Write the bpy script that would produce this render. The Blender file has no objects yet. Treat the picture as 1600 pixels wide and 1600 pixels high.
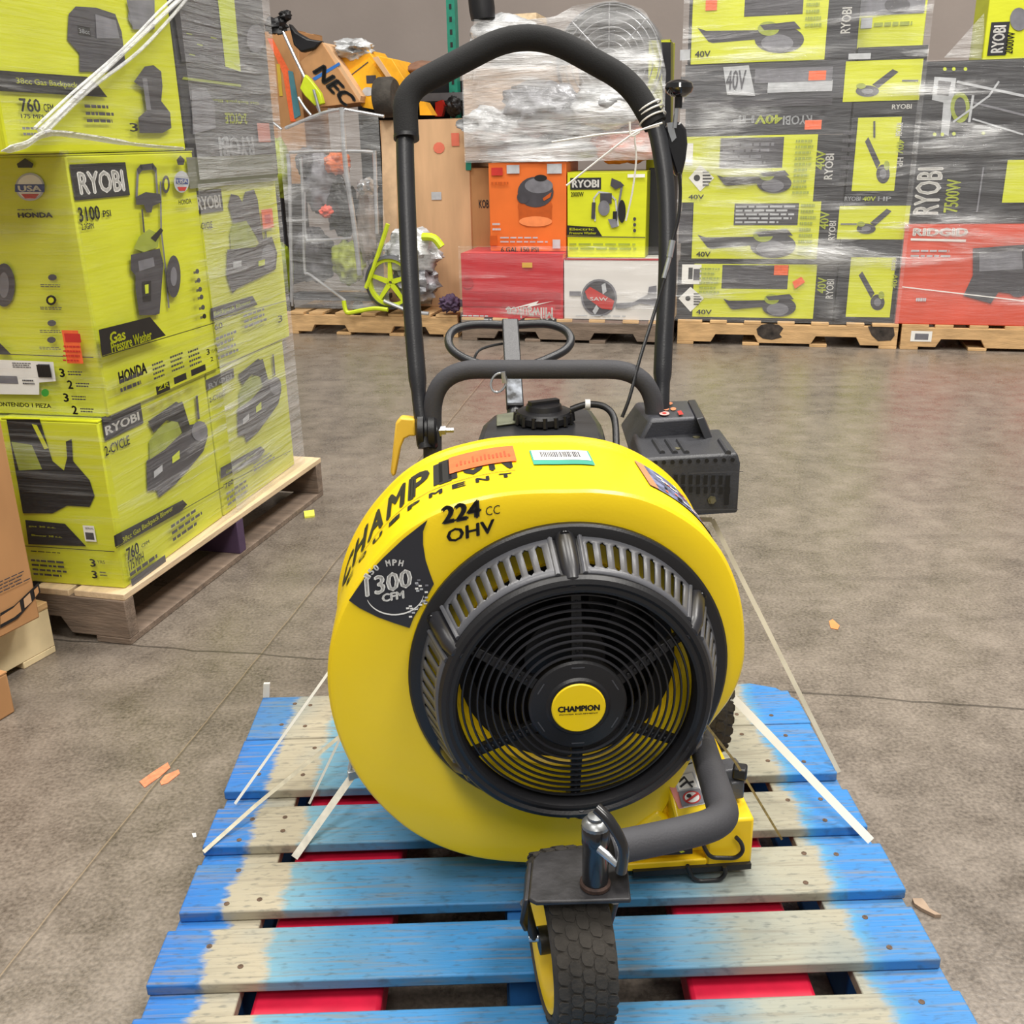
import bpy, bmesh, math, random
from mathutils import Vector, Matrix
random.seed(7)
PI = math.pi
col = bpy.context.scene.collection
scene = bpy.context.scene

# ------------------------------------------------------------------ camera
F, PITCH, ROLL, CH = 1580.0, math.radians(20.13), math.radians(-1.2), 1.139
def ray(px, py):
    a = (px - 800) / F; b = (py - 800) / F
    cr, sr = math.cos(ROLL), math.sin(ROLL)
    xc = cr * a + sr * b; yc = -sr * a + cr * b
    c, s = math.cos(PITCH), math.sin(PITCH)
    return Vector((xc, c - yc * s, -s - yc * c))
CAM = Vector((0, 0, CH))
def atz(px, py, z):
    r = ray(px, py); return CAM + r * ((z - CH) / r.z)
def aty(px, py, y):
    r = ray(px, py); return CAM + r * (y / r.y)
fw = ray(800, 800).normalized()
rt = (ray(900, 800) - ray(700, 800)).normalized()
up = rt.cross(fw).normalized()
cam_data = bpy.data.cameras.new('camera')
cam_data.sensor_fit = 'HORIZONTAL'; cam_data.sensor_width = 36.0
cam_data.lens = 36.0 * F / 1600.0
cam_data.clip_start = 0.02; cam_data.clip_end = 100
cam = bpy.data.objects.new('camera', cam_data); col.objects.link(cam)
mw = Matrix((rt, up, -fw)).transposed().to_4x4(); mw.translation = CAM
cam.matrix_world = mw
scene.camera = cam

# ------------------------------------------------------------------ light
world = bpy.data.worlds.new('world'); scene.world = world; world.use_nodes = True
bg = world.node_tree.nodes['Background']
bg.inputs[0].default_value = (1.0, 0.965, 0.92, 1); bg.inputs[1].default_value = 0.34
def area(name, loc, sx, sy, power, colr=(1, .96, .9), rot=(0, 0, 0)):
    l = bpy.data.lights.new(name, 'AREA'); l.shape = 'RECTANGLE'; l.size = sx; l.size_y = sy
    l.energy = power; l.color = colr
    o = bpy.data.objects.new(name, l); o.location = loc; o.rotation_euler = rot; col.objects.link(o); return o
area('high_bay_and_fill', (-1.6, -0.8, 6.5), 1.6, 1.6, 200)
area('high_bay_and_fill', (2.4, 0.4, 6.5), 1.6, 1.6, 290)
area('high_bay_and_fill', (0.3, -3.6, 6.0), 1.6, 1.6, 170, rot=(math.radians(35), 0, 0))  # added front fill aimed at upright faces, not a fixture of the hall
area('high_bay_and_fill', (-3.2, 4.2, 6.5), 1.4, 1.4, 200)
area('high_bay_and_fill', (3.4, 4.4, 6.5), 1.4, 1.4, 280)
area('high_bay_and_fill', (0.2, 3.4, 6.5), 1.2, 1.2, 170)
scene.view_settings.view_transform = 'Standard'
scene.view_settings.look = 'None'
scene.view_settings.exposure = 0.02
scene.view_settings.gamma = 1.0
scene.view_settings.use_curve_mapping = False

# ------------------------------------------------------------------ materials
def lin(c):
    if isinstance(c, str):
        c = [int(c[i:i + 2], 16) / 255 for i in (0, 2, 4)]
    return tuple((x / 12.92 if x <= .04045 else ((x + .055) / 1.055) ** 2.4) for x in c) + (1,)
MATS = {}
def nn(nt, t, **kw):
    n = nt.nodes.new(t)
    for k, v in kw.items():
        if k.startswith('i_'):
            n.inputs[k[2:].replace('_', ' ')].default_value = v
        else: setattr(n, k, v)
    return n
def mat(name, c='808080', rough=.5, metal=0.0, vary=.06, scale=20.0, bump=0.0, bscale=60.0, stretch=(1, 1, 1), coat=0.0, spec=.5, alpha=1.0):
    """a principled material whose colour and surface are broken up by noise"""
    if name in MATS: return MATS[name]
    m = bpy.data.materials.new(name); m.use_nodes = True; nt = m.node_tree
    b = nt.nodes['Principled BSDF']
    b.inputs['Roughness'].default_value = rough; b.inputs['Metallic'].default_value = metal
    b.inputs['Specular IOR Level'].default_value = spec
    b.inputs['Coat Weight'].default_value = coat
    b.inputs['Coat Roughness'].default_value = .12
    tc = nn(nt, 'ShaderNodeTexCoord'); mp = nn(nt, 'ShaderNodeMapping'); mp.inputs['Scale'].default_value = stretch
    nt.links.new(tc.outputs['Object'], mp.inputs['Vector'])
    no = nn(nt, 'ShaderNodeTexNoise', i_Scale=scale, i_Detail=5.0)
    nt.links.new(mp.outputs[0], no.inputs['Vector'])
    base = lin(c)
    mr = nn(nt, 'ShaderNodeMapRange'); mr.inputs[1].default_value = .25; mr.inputs[2].default_value = .75
    mr.inputs[3].default_value = 1 - vary * 2; mr.inputs[4].default_value = 1 + vary * 2
    nt.links.new(no.outputs['Fac'], mr.inputs[0])
    mx = nn(nt, 'ShaderNodeVectorMath', operation='SCALE'); mx.inputs[0].default_value = base[:3]
    nt.links.new(mr.outputs[0], mx.inputs['Scale'])
    nt.links.new(mx.outputs[0], b.inputs['Base Color'])
    if bump:
        n2 = nn(nt, 'ShaderNodeTexNoise', i_Scale=bscale, i_Detail=4.0)
        nt.links.new(mp.outputs[0], n2.inputs['Vector'])
        bp = nn(nt, 'ShaderNodeBump', i_Strength=bump, i_Distance=.01)
        nt.links.new(n2.outputs['Fac'], bp.inputs['Height']); nt.links.new(bp.outputs[0], b.inputs['Normal'])
    MATS[name] = m; return m
def film_mat(name, base=.12, amp=.5, sc=(1.2, 1.2, 26), tint=(0.93, .94, .95, 1), rough=.22, lo=.50):
    """stretch film: mostly clear, with white horizontal streaks painted in for its highlights"""
    if name in MATS: return MATS[name]
    m = bpy.data.materials.new(name); m.use_nodes = True; nt = m.node_tree
    out = nt.nodes['Material Output']; b = nt.nodes['Principled BSDF']
    b.inputs['Base Color'].default_value = tint; b.inputs['Roughness'].default_value = rough
    b.inputs['Specular IOR Level'].default_value = .8
    tr = nn(nt, 'ShaderNodeBsdfTransparent'); mx = nn(nt, 'ShaderNodeMixShader')
    tc = nn(nt, 'ShaderNodeTexCoord'); mp = nn(nt, 'ShaderNodeMapping'); mp.inputs['Scale'].default_value = sc
    mp.inputs['Rotation'].default_value = (0.05, 0.06, 0)
    nt.links.new(tc.outputs['Object'], mp.inputs['Vector'])
    n1 = nn(nt, 'ShaderNodeTexNoise', i_Scale=1.6, i_Detail=7.0, i_Roughness=.62, i_Distortion=.35); nt.links.new(mp.outputs[0], n1.inputs['Vector'])
    n2 = nn(nt, 'ShaderNodeTexNoise', i_Scale=2.1, i_Detail=3.0); nt.links.new(tc.outputs['Object'], n2.inputs['Vector'])
    r1 = nn(nt, 'ShaderNodeMapRange', i_From_Min=lo, i_From_Max=lo + .26); nt.links.new(n1.outputs['Fac'], r1.inputs[0])
    r2 = nn(nt, 'ShaderNodeMapRange', i_From_Min=.38, i_From_Max=.68); nt.links.new(n2.outputs['Fac'], r2.inputs[0])
    mu = nn(nt, 'ShaderNodeMath', operation='MULTIPLY'); nt.links.new(r1.outputs[0], mu.inputs[0]); nt.links.new(r2.outputs[0], mu.inputs[1])  # noise streaks of white stand in for highlights on the film
    ma = nn(nt, 'ShaderNodeMath', operation='MULTIPLY_ADD', use_clamp=True); nt.links.new(mu.outputs[0], ma.inputs[0])
    ma.inputs[1].default_value = amp; ma.inputs[2].default_value = base
    nt.links.new(ma.outputs[0], mx.inputs[0]); nt.links.new(tr.outputs[0], mx.inputs[1]); nt.links.new(b.outputs[0], mx.inputs[2])
    bp = nn(nt, 'ShaderNodeBump', i_Strength=1.0, i_Distance=.05); nt.links.new(n1.outputs['Fac'], bp.inputs['Height'])
    nt.links.new(bp.outputs[0], b.inputs['Normal'])
    nt.links.new(mx.outputs[0], out.inputs['Surface'])
    MATS[name] = m; return m

Y_ = mat('yellow_moulded_plastic', 'f0cf10', .36, vary=.02, scale=6, bump=.03, bscale=240, coat=.15)
YM = mat('yellow_painted_steel', 'f0c818', .4, vary=.04)
BK = mat('black_plastic', '17171a', .42, vary=.06, bump=.05, bscale=300)
BK2 = mat('black_ribbed_plastic', '232327', .34, vary=.05)
GR = mat('dark_grey_plastic', '45464b', .4, vary=.06, bump=.08, bscale=350)
FOAM = mat('black_foam_grip', '161617', .85, vary=.08, bump=.15, bscale=500)
TUBE = mat('black_powder_coated_tube', '212226', .38, vary=.1, scale=30, bump=.06, bscale=400)
PIPE = mat('dark_grey_sleeve', '3b3b3f', .72, vary=.06, bump=.1, bscale=400)
STEEL = mat('zinc_plated_steel', 'c8ccd0', .28, metal=.9, vary=.08)
ALU = mat('wrapped_bare_metal', 'b4b8bc', .35, metal=.6, vary=.2, scale=9)
RUB = mat('tyre_rubber', '3c3833', .88, vary=.25, scale=18, bump=.3, bscale=90)
WHT = mat('white_plastic_strap', 'e8e6dc', .4, vary=.04)
STR = mat('white_string', 'eceae4', .7, vary=.05, bump=.3, bscale=800)
INK = mat('black_ink', '1c1b1d', .5, vary=.05)
INKG = mat('grey_ink', '434147', .5, vary=.1)
INKM = mat('mid_grey_ink', '75757c', .5, vary=.12)
INKL = mat('light_grey_ink', 'b9bcc0', .5, vary=.1)
WINK = mat('white_ink', 'ecebe6', .5, vary=.03)
LIME = mat('lime_printed_carton', 'd2d827', .45, vary=.04, scale=5, stretch=(1, 1, 4), bump=.05, bscale=20)
LIMED = mat('olive_ink', '9aa63a', .5, vary=.1)
YELK = mat('lime_ink', 'c9d62c', .5, vary=.05)
BOXBK = mat('black_printed_carton', '2a2a2f', .42, vary=.12, scale=4, bump=.06, bscale=20)
BOXBK2 = mat('charcoal_printed_carton', '47474c', .42, vary=.18, scale=4, bump=.06, bscale=20)
ORNG = mat('orange_printed_carton', 'e2702c', .5, vary=.05, scale=5)
ORD = mat('dark_orange_ink', 'bc5518', .5, vary=.08)
REDO = mat('red_orange_printed_carton', 'da5238', .45, vary=.06, scale=5, bump=.05, bscale=20)
RED = mat('red_printed_carton', 'c62a35', .42, vary=.06, scale=5, bump=.05, bscale=20)
REDD = mat('deep_red_ink', 'b01f2c', .45, vary=.06)
STK = mat('orange_sticker', 'ee6a38', .6, vary=.07, scale=60)
KRAFT = mat('kraft_cardboard', 'b58658', .85, vary=.06, scale=14, stretch=(1, 1, .3))
KRAFT2 = mat('pale_tan_cardboard', 'cfa880', .8, vary=.07, scale=4, stretch=(3, 3, .5))
WCART = mat('white_printed_carton', 'dfdcd8', .5, vary=.03, scale=4)
WOOD = mat('pallet_pine', 'c9a474', .8, vary=.16, scale=7, stretch=(1, 6, 6), bump=.2, bscale=30)
WOODG = mat('weathered_pallet_wood', '7a6a5c', .85, vary=.2, scale=7, stretch=(1, 6, 6), bump=.3, bscale=30)
WOODP = mat('pale_pine_board', 'd9c09c', .75, vary=.1, scale=7, stretch=(6, 1, 6), bump=.15, bscale=30)
DARK = mat('dark_gap_shade', '121214', .9, vary=.1)
TEAL = mat('teal_rack_paint', '1f7d68', .45, vary=.08)
REDJ = mat('red_jack_paint', 'c81c3c', .4, vary=.1, scale=25)
DEWY = mat('amber_printed_carton', 'efab1c', .5, vary=.06)
BLUEL = mat('blue_plastic_band', '2f6fc0', .4)
PURP = mat('purple_block_paint', '4d3a55', .7, vary=.1)

# ------------------------------------------------------------------ mesh builder
WM = {}
class MB:
    def __init__(s): s.v = []; s.f = []; s.m = []; s.sm = []; s.mats = []
    def mi(s, m):
        if m not in s.mats: s.mats.append(m)
        return s.mats.index(m)
    def add(s, vs, fs, m, smooth=False):
        n = len(s.v); k = s.mi(m)
        s.v += [Vector(p) for p in vs]
        for f in fs: s.f.append([i + n for i in f]); s.m.append(k); s.sm.append(smooth)
    def box(s, o, a, b, c, m):
        """box from corner o along edge vectors a, b, c"""
        o, a, b, c = map(Vector, (o, a, b, c))
        vs = [o, o + a, o + a + b, o + b, o + c, o + a + c, o + a + b + c, o + b + c]
        fs = [(0, 3, 2, 1), (4, 5, 6, 7), (0, 1, 5, 4), (1, 2, 6, 5), (2, 3, 7, 6), (3, 0, 4, 7)]
        if a.cross(b).dot(c) < 0: fs = [f[::-1] for f in fs]
        s.add(vs, fs, m); return s
    def cbox(s, c, sx, sy, sz, m, rz=0):
        R = Matrix.Rotation(rz, 3, 'Z'); c = Vector(c)
        a, b, d = R @ Vector((sx, 0, 0)), R @ Vector((0, sy, 0)), Vector((0, 0, sz))
        return s.box(c - (a + b + d) / 2, a, b, d, m)
    def tube(s, pts, r, m, seg=12, closed=False, flat=1.0, caps=True):
        pts = [Vector(p) for p in pts]; n = len(pts)
        rr = r if isinstance(r, (list, tuple)) else [r] * n
        T = []
        for i in range(n):
            if closed: t = pts[(i + 1) % n] - pts[i - 1]
            else: t = pts[min(i + 1, n - 1)] - pts[max(i - 1, 0)]
            T.append(t.normalized())
        u = T[0].orthogonal().normalized(); vs = []
        for i in range(n):
            u = (u - T[i] * u.dot(T[i])).normalized(); w = T[i].cross(u)
            for k in range(seg):
                a = 2 * PI * k / seg; vs.append(pts[i] + u * math.cos(a) * rr[i] + w * math.sin(a) * rr[i] * flat)
        fs = []
        for i in range(n if closed else n - 1):
            j = (i + 1) % n
            for k in range(seg):
                l = (k + 1) % seg; fs.append((i * seg + k, i * seg + l, j * seg + l, j * seg + k))
        if not closed and caps: fs += [tuple(range(seg))[::-1], tuple((n - 1) * seg + k for k in range(seg))]
        s.add(vs, fs, m, True); return s
    def lathe(s, o, axis, prof, m, seg=32, x=None, close=False):
        """prof: (radius, height along axis)"""
        o = Vector(o); z = Vector(axis).normalized(); x = Vector(x) if x else z.orthogonal(); x = (x - z * x.dot(z)).normalized(); y = z.cross(x)
        vs = []; n = len(prof)
        for r, h in prof:
            for k in range(seg):
                a = 2 * PI * k / seg; vs.append(o + z * h + (x * math.cos(a) + y * math.sin(a)) * r)
        fs = []
        for i in range(n if close else n - 1):
            j = (i + 1) % n
            for k in range(seg):
                l = (k + 1) % seg; fs.append((i * seg + k, i * seg + l, j * seg + l, j * seg + k))
        if not close:
            if prof[0][0] > 1e-5: fs.append(tuple(range(seg))[::-1])
            if prof[-1][0] > 1e-5: fs.append(tuple((n - 1) * seg + k for k in range(seg)))
        s.add(vs, fs, m, True); return s
    def prism(s, poly, ext, m, smooth=False):
        poly = [Vector(p) for p in poly]; ext = Vector(ext); n = len(poly)
        vs = poly + [p + ext for p in poly]
        fs = [tuple(range(n))[::-1], tuple(range(n, 2 * n))] + [(i, (i + 1) % n, n + (i + 1) % n, n + i) for i in range(n)]
        nv = Vector((0, 0, 0))
        for i in range(n): nv += poly[i].cross(poly[(i + 1) % n])
        if nv.dot(ext) < 0: fs = [f[::-1] for f in fs]
        s.add(vs, fs, m, smooth); return s
    def flat(s, poly, m):
        s.add([Vector(p) for p in poly], [tuple(range(len(poly)))], m); return s
    def build(s, name, parent=None, bevel=0, solid=0, subsurf=0, sharp=38, kind=None, weld=False):
        M = WM.get(parent.name, Matrix.Identity(4)) if parent else Matrix.Identity(4)
        Mi = M.inverted()
        me = bpy.data.meshes.new(name)
        me.from_pydata([Mi @ p for p in s.v], [], s.f)
        for m in s.mats: me.materials.append(m)
        for p, k, sm in zip(me.polygons, s.m, s.sm): p.material_index = k; p.use_smooth = True
        me.update()
        if weld:
            bm = bmesh.new(); bm.from_mesh(me); bmesh.ops.remove_doubles(bm, verts=bm.verts, dist=1e-5); bmesh.ops.recalc_face_normals(bm, faces=bm.faces); bm.to_mesh(me); bm.free()
        me.set_sharp_from_angle(angle=math.radians(sharp))
        o = bpy.data.objects.new(name, me); col.objects.link(o)
        if parent: o.parent = parent
        WM[o.name] = M
        if bevel:
            b = o.modifiers.new('bevel', 'BEVEL'); b.width = bevel; b.segments = 2; b.limit_method = 'ANGLE'; b.angle_limit = math.radians(40)
        if solid:
            q = o.modifiers.new('solid', 'SOLIDIFY'); q.thickness = solid; q.offset = 0
        if subsurf:
            q = o.modifiers.new('sub', 'SUBSURF'); q.levels = subsurf; q.render_levels = subsurf
        if kind: o['kind'] = kind
        return o
def thing(name, label, cat, loc, rz=0, group=None):
    o = bpy.data.objects.new(name, None); o.empty_display_size = .05; col.objects.link(o)
    o.location = loc; o.rotation_euler = (0, 0, rz)
    WM[o.name] = Matrix.Translation(Vector(loc)) @ Matrix.Rotation(rz, 4, 'Z')
    return tag(o, label, cat, group)
def tag(o, label, cat, group=None):
    o['label'] = label; o['category'] = cat
    if group: o['group'] = group
    return o
def lab(o, l): o['label'] = l; return o
def smooth_path(pts, n=8, closed=False):
    P = [Vector(p) for p in pts]; out = []; N = len(P)
    rng = range(N if closed else N - 1)
    for i in rng:
        if closed: a, b, c, d = P[i - 1], P[i], P[(i + 1) % N], P[(i + 2) % N]
        else: a, b, c, d = P[max(i - 1, 0)], P[i], P[i + 1], P[min(i + 2, N - 1)]
        for k in range(n):
            t = k / n
            out.append(.5 * ((2 * b) + (c - a) * t + (2 * a - 5 * b + 4 * c - d) * t * t + (3 * b - a - 3 * c + d) * t ** 3))
    if not closed: out.append(P[-1])
    return out
def bend(pts, r, n=6):
    """polyline with rounded corners of radius r"""
    P = [Vector(p) for p in pts]; out = [P[0]]
    for i in range(1, len(P) - 1):
        a, b, c = P[i - 1], P[i], P[i + 1]; d1 = (a - b); d2 = (c - b); q = min(r, d1.length * .49, d2.length * .49)
        p1 = b + d1.normalized() * q; p2 = b + d2.normalized() * q
        for k in range(n + 1):
            t = k / n; out.append(p1 * (1 - t) ** 2 + b * 2 * t * (1 - t) + p2 * t * t)
    out.append(P[-1]); return out

# text ------------------------------------------------------------
_tc = {}
def text_geo(txt, bold=0.0):
    k = (txt, bold)
    if k in _tc: return _tc[k]
    cu = bpy.data.curves.new('t', 'FONT'); cu.body = txt; cu.size = 1; cu.resolution_u = 2; cu.fill_mode = 'FRONT'
    ob = bpy.data.objects.new('t', cu); col.objects.link(ob)
    dg = bpy.context.evaluated_depsgraph_get(); dg.update()
    me = bpy.data.meshes.new_from_object(ob.evaluated_get(dg))
    v0 = [(v.co.x, v.co.y) for v in me.vertices]; f0 = [tuple(p.vertices) for p in me.polygons]
    bpy.data.objects.remove(ob); bpy.data.curves.remove(cu); bpy.data.meshes.remove(me)
    vs, fs = [], []   # bold: the same letters laid again a hair to each side
    for dx, dy in ([(0, 0)] if bold <= 0 else [(-bold, 0), (bold, 0), (0, -bold * .7), (0, bold * .7)]):
        n = len(vs); vs += [(x + dx, y + dy) for x, y in v0]; fs += [tuple(i + n for i in f) for f in f0]
    x0 = min(v[0] for v in vs); x1 = max(v[0] for v in vs); y0 = min(v[1] for v in vs); y1 = max(v[1] for v in vs)
    vs = [((x - x0) / (x1 - x0 or 1), (y - y0) / (y1 - y0 or 1)) for x, y in vs]
    _tc[k] = (vs, fs); return _tc[k]

class Face:
    """a plane in the world on which printing is laid; pixels of the photo are mapped onto it"""
    def __init__(s, o, u, n, step=.0006):
        s.o = Vector(o); s.u = Vector(u).normalized(); s.n = Vector(n).normalized(); s.w = s.n.cross(s.u).normalized()
        if s.w.z < 0: s.w = -s.w
        s.k = 0; s.mb = MB(); s.step = step
    def hit(s, px, py, off=0.0):
        r = ray(px, py); o = s.o + s.n * off
        return CAM + r * ((o - CAM).dot(s.n) / r.dot(s.n))
    def pts(s, q):
        s.k += 1
        return [s.hit(x, y) + s.n * (s.step * s.k) for x, y in q]
    def poly(s, q, m): s.mb.flat(s.pts(q), m); return s
    def uvz(s, px, py):
        p = s.hit(px, py) - s.o; return p.dot(s.u), p.dot(s.w)
    def place(s, a, b): return s.o + s.u * a + s.w * b + s.n * (s.step * s.k)
    def rect(s, x0, y0, x1, y1, m):
        a, b = s.uvz(x0, y0), s.uvz(x1, y1); s.k += 1
        s.mb.flat([s.place(a[0], b[1]), s.place(b[0], b[1]), s.place(b[0], a[1]), s.place(a[0], a[1])], m); return s
    def text(s, x0, y0, x1, y1, txt, m, rot=0, bold=0.02):
        """text fills the box between two pixels (top-left, bottom-right); rot in quarter turns"""
        vs, fs = text_geo(txt, bold); s.k += 1
        a, b = s.uvz(x0, y0), s.uvz(x1, y1); out = []
        for x, y in vs:
            if rot == 1: x, y = 1 - y, x
            elif rot == 2: x, y = 1 - x, 1 - y
            elif rot == 3: x, y = y, 1 - x
            out.append(s.place(a[0] + (b[0] - a[0]) * x, b[1] + (a[1] - b[1]) * y))
        s.mb.add(out, fs, m); return s
    def ell(s, cx, cy, rx, ry, m, n=24, a0=0, a1=2 * PI):
        return s.poly([(cx + rx * math.cos(a0 + (a1 - a0) * i / n), cy - ry * math.sin(a0 + (a1 - a0) * i / n)) for i in range(n)], m)
    def line(s, q, w, m):
        P = s.pts(q); 
        for a, b in zip(P, P[1:]):
            d = (b - a).normalized(); c = s.n.cross(d) * w / 2; e = d * w * .3
            s.mb.flat([a - c - e, b - c + e, b + c + e, a + c - e], m)
        return s
    def lines(s, x0, y0, x1, y1, n, m, fill=.45, ragged=.3):
        """small print too fine to read: n short strokes broken into words"""
        a, b = s.uvz(x0, y0), s.uvz(x1, y1); W = b[0] - a[0]; H = b[1] - a[1]; s.k += 1
        for i in range(n):
            yy = a[1] + H * (i + .5) / n; h = abs(H) / n * fill / 2; x = 0; xe = 1 - random.random() * ragged
            while x < xe:
                w = min(random.uniform(.08, .2), xe - x); c, d = a[0] + W * x, a[0] + W * (x + w)
                s.mb.flat([s.place(c, yy - h), s.place(d, yy - h), s.place(d, yy + h), s.place(c, yy + h)], m)
                x += w + .03
        s.k += 1
        return s
    def build(s, name, parent): return s.mb.build(name, parent)

# ================================================================== the setting
YAWG = math.radians(-14.0)                                # the warehouse grid
GX = Vector((math.cos(YAWG), math.sin(YAWG), 0)); GY = Vector((-math.sin(YAWG), math.cos(YAWG), 0))
def floor_mat():
    m = bpy.data.materials.new('polished_concrete'); m.use_nodes = True; nt = m.node_tree; b = nt.nodes['Principled BSDF']; L = nt.links.new
    tc = nn(nt, 'ShaderNodeTexCoord'); P = tc.outputs['Object']
    big = nn(nt, 'ShaderNodeTexNoise', i_Scale=1.1, i_Detail=6.0, i_Roughness=.6); L(P, big.inputs['Vector'])
    mid = nn(nt, 'ShaderNodeTexNoise', i_Scale=9.0, i_Detail=8.0, i_Roughness=.7); L(P, mid.inputs['Vector'])
    fin = nn(nt, 'ShaderNodeTexNoise', i_Scale=140.0, i_Detail=3.0); L(P, fin.inputs['Vector'])
    cr = nn(nt, 'ShaderNodeValToRGB'); cr.color_ramp.elements[0].position = .3; cr.color_ramp.elements[1].position = .72
    cr.color_ramp.elements[0].color = lin('433d37'); cr.color_ramp.elements[1].color = lin('887e73')
    a1 = nn(nt, 'ShaderNodeMath', operation='MULTIPLY_ADD'); L(mid.outputs['Fac'], a1.inputs[0]); a1.inputs[1].default_value = .65
    h1 = nn(nt, 'ShaderNodeMath', operation='MULTIPLY'); L(big.outputs['Fac'], h1.inputs[0]); h1.inputs[1].default_value = .35
    L(h1.outputs[0], a1.inputs[2])
    a2 = nn(nt, 'ShaderNodeMath', operation='MULTIPLY_ADD'); L(fin.outputs['Fac'], a2.inputs[0]); a2.inputs[1].default_value = .6
    L(a1.outputs[0], a2.inputs[2]); a3 = nn(nt, 'ShaderNodeMath', operation='SUBTRACT'); L(a2.outputs[0], a3.inputs[0]); a3.inputs[1].default_value = .235
    L(a3.outputs[0], cr.inputs[0])
    last = cr.outputs[0]
    # tyre scuffs: long dark smears across the slab
    mp = nn(nt, 'ShaderNodeMapping'); mp.inputs['Rotation'].default_value = (0, 0, .35); mp.inputs['Scale'].default_value = (.5, 4.5, 1); L(P, mp.inputs['Vector'])
    sc = nn(nt, 'ShaderNodeTexNoise', i_Scale=1.6, i_Detail=6.0, i_Distortion=.4); L(mp.outputs[0], sc.inputs['Vector'])
    sr = nn(nt, 'ShaderNodeMapRange', i_From_Min=.55, i_From_Max=.75); L(sc.outputs['Fac'], sr.inputs[0])
    k = nn(nt, 'ShaderNodeMath', operation='MULTIPLY'); L(sr.outputs[0], k.inputs[0]); k.inputs[1].default_value = .35
    mx = nn(nt, 'ShaderNodeMix', data_type='RGBA'); L(k.outputs[0], mx.inputs[0]); L(last, mx.inputs[6]); mx.inputs[7].default_value = lin('4a443f'); last = mx.outputs[2]
    # saw-cut joints and a hairline crack
    sep = nn(nt, 'ShaderNodeSeparateXYZ'); L(P, sep.inputs[0])
    wob = nn(nt, 'ShaderNodeTexNoise', i_Scale=7.0, i_Detail=4.0); L(P, wob.inputs['Vector'])
    def joint(p, q, w, c, wobble=.012, strength=.8):
        nonlocal last
        d = (q - p); d.z = 0; d.normalize(); nx, ny = -d.y, d.x; c0 = nx * p.x + ny * p.y
        dt = nn(nt, 'ShaderNodeVectorMath', operation='DOT_PRODUCT'); L(P, dt.inputs[0]); dt.inputs[1].default_value = (nx, ny, 0)
        s1 = nn(nt, 'ShaderNodeMath', operation='MULTIPLY_ADD'); L(wob.outputs['Fac'], s1.inputs[0]); s1.inputs[1].default_value = wobble; L(dt.outputs['Value'], s1.inputs[2])
        s2 = nn(nt, 'ShaderNodeMath', operation='SUBTRACT'); L(s1.outputs[0], s2.inputs[0]); s2.inputs[1].default_value = c0 + wobble / 2
        ab = nn(nt, 'ShaderNodeMath', operation='ABSOLUTE'); L(s2.outputs[0], ab.inputs[0])
        mr = nn(nt, 'ShaderNodeMapRange', i_From_Min=w, i_From_Max=w * .4); L(ab.outputs[0], mr.inputs[0]); mr.inputs[3].default_value = 0; mr.inputs[4].default_value = strength
        m2 = nn(nt, 'ShaderNodeMix', data_type='RGBA'); L(mr.outputs[0], m2.inputs[0]); L(last, m2.inputs[6]); m2.inputs[7].default_value = lin(c); last = m2.outputs[2]
    joint(atz(386, 1050, 0), atz(180, 1304, 0), .0055, '40392f', .008, .5)
    joint(atz(384, 1050, 0), atz(178, 1304, 0), .0018, 'a89478', .008, .45)
    joint(atz(1250, 1083, 0), atz(1600, 1108, 0), .005, '302c28', .03, .7)
    joint(atz(1430, 740, 0), atz(1200, 712, 0), .004, '4c4640', .02, .4)
    L(last, b.inputs['Base Color'])
    rr = nn(nt, 'ShaderNodeMapRange', i_From_Min=.3, i_From_Max=.7); L(mid.outputs['Fac'], rr.inputs[0]); rr.inputs[3].default_value = .2; rr.inputs[4].default_value = .42
    L(rr.outputs[0], b.inputs['Roughness'])
    bp = nn(nt, 'ShaderNodeBump', i_Strength=.12, i_Distance=.004); L(fin.outputs['Fac'], bp.inputs['Height']); L(bp.outputs[0], b.inputs['Normal'])
    return m
b = MB(); b.flat([(-9, -3, 0), (9, -3, 0), (9, 14, 0), (-9, 14, 0)], floor_mat()); o = b.build('floor', kind='structure')
WALL = mat('taupe_warehouse_wall', '948a84', .9, vary=.03, scale=2, bump=.1, bscale=30)
wo = Vector((0, 7.7, 0)) + GY * 1.2
b = MB(); b.box(wo - GX * 9, GX * 18, GY * .2, (0, 0, 8), WALL); b.build('wall_back', kind='structure')

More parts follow.
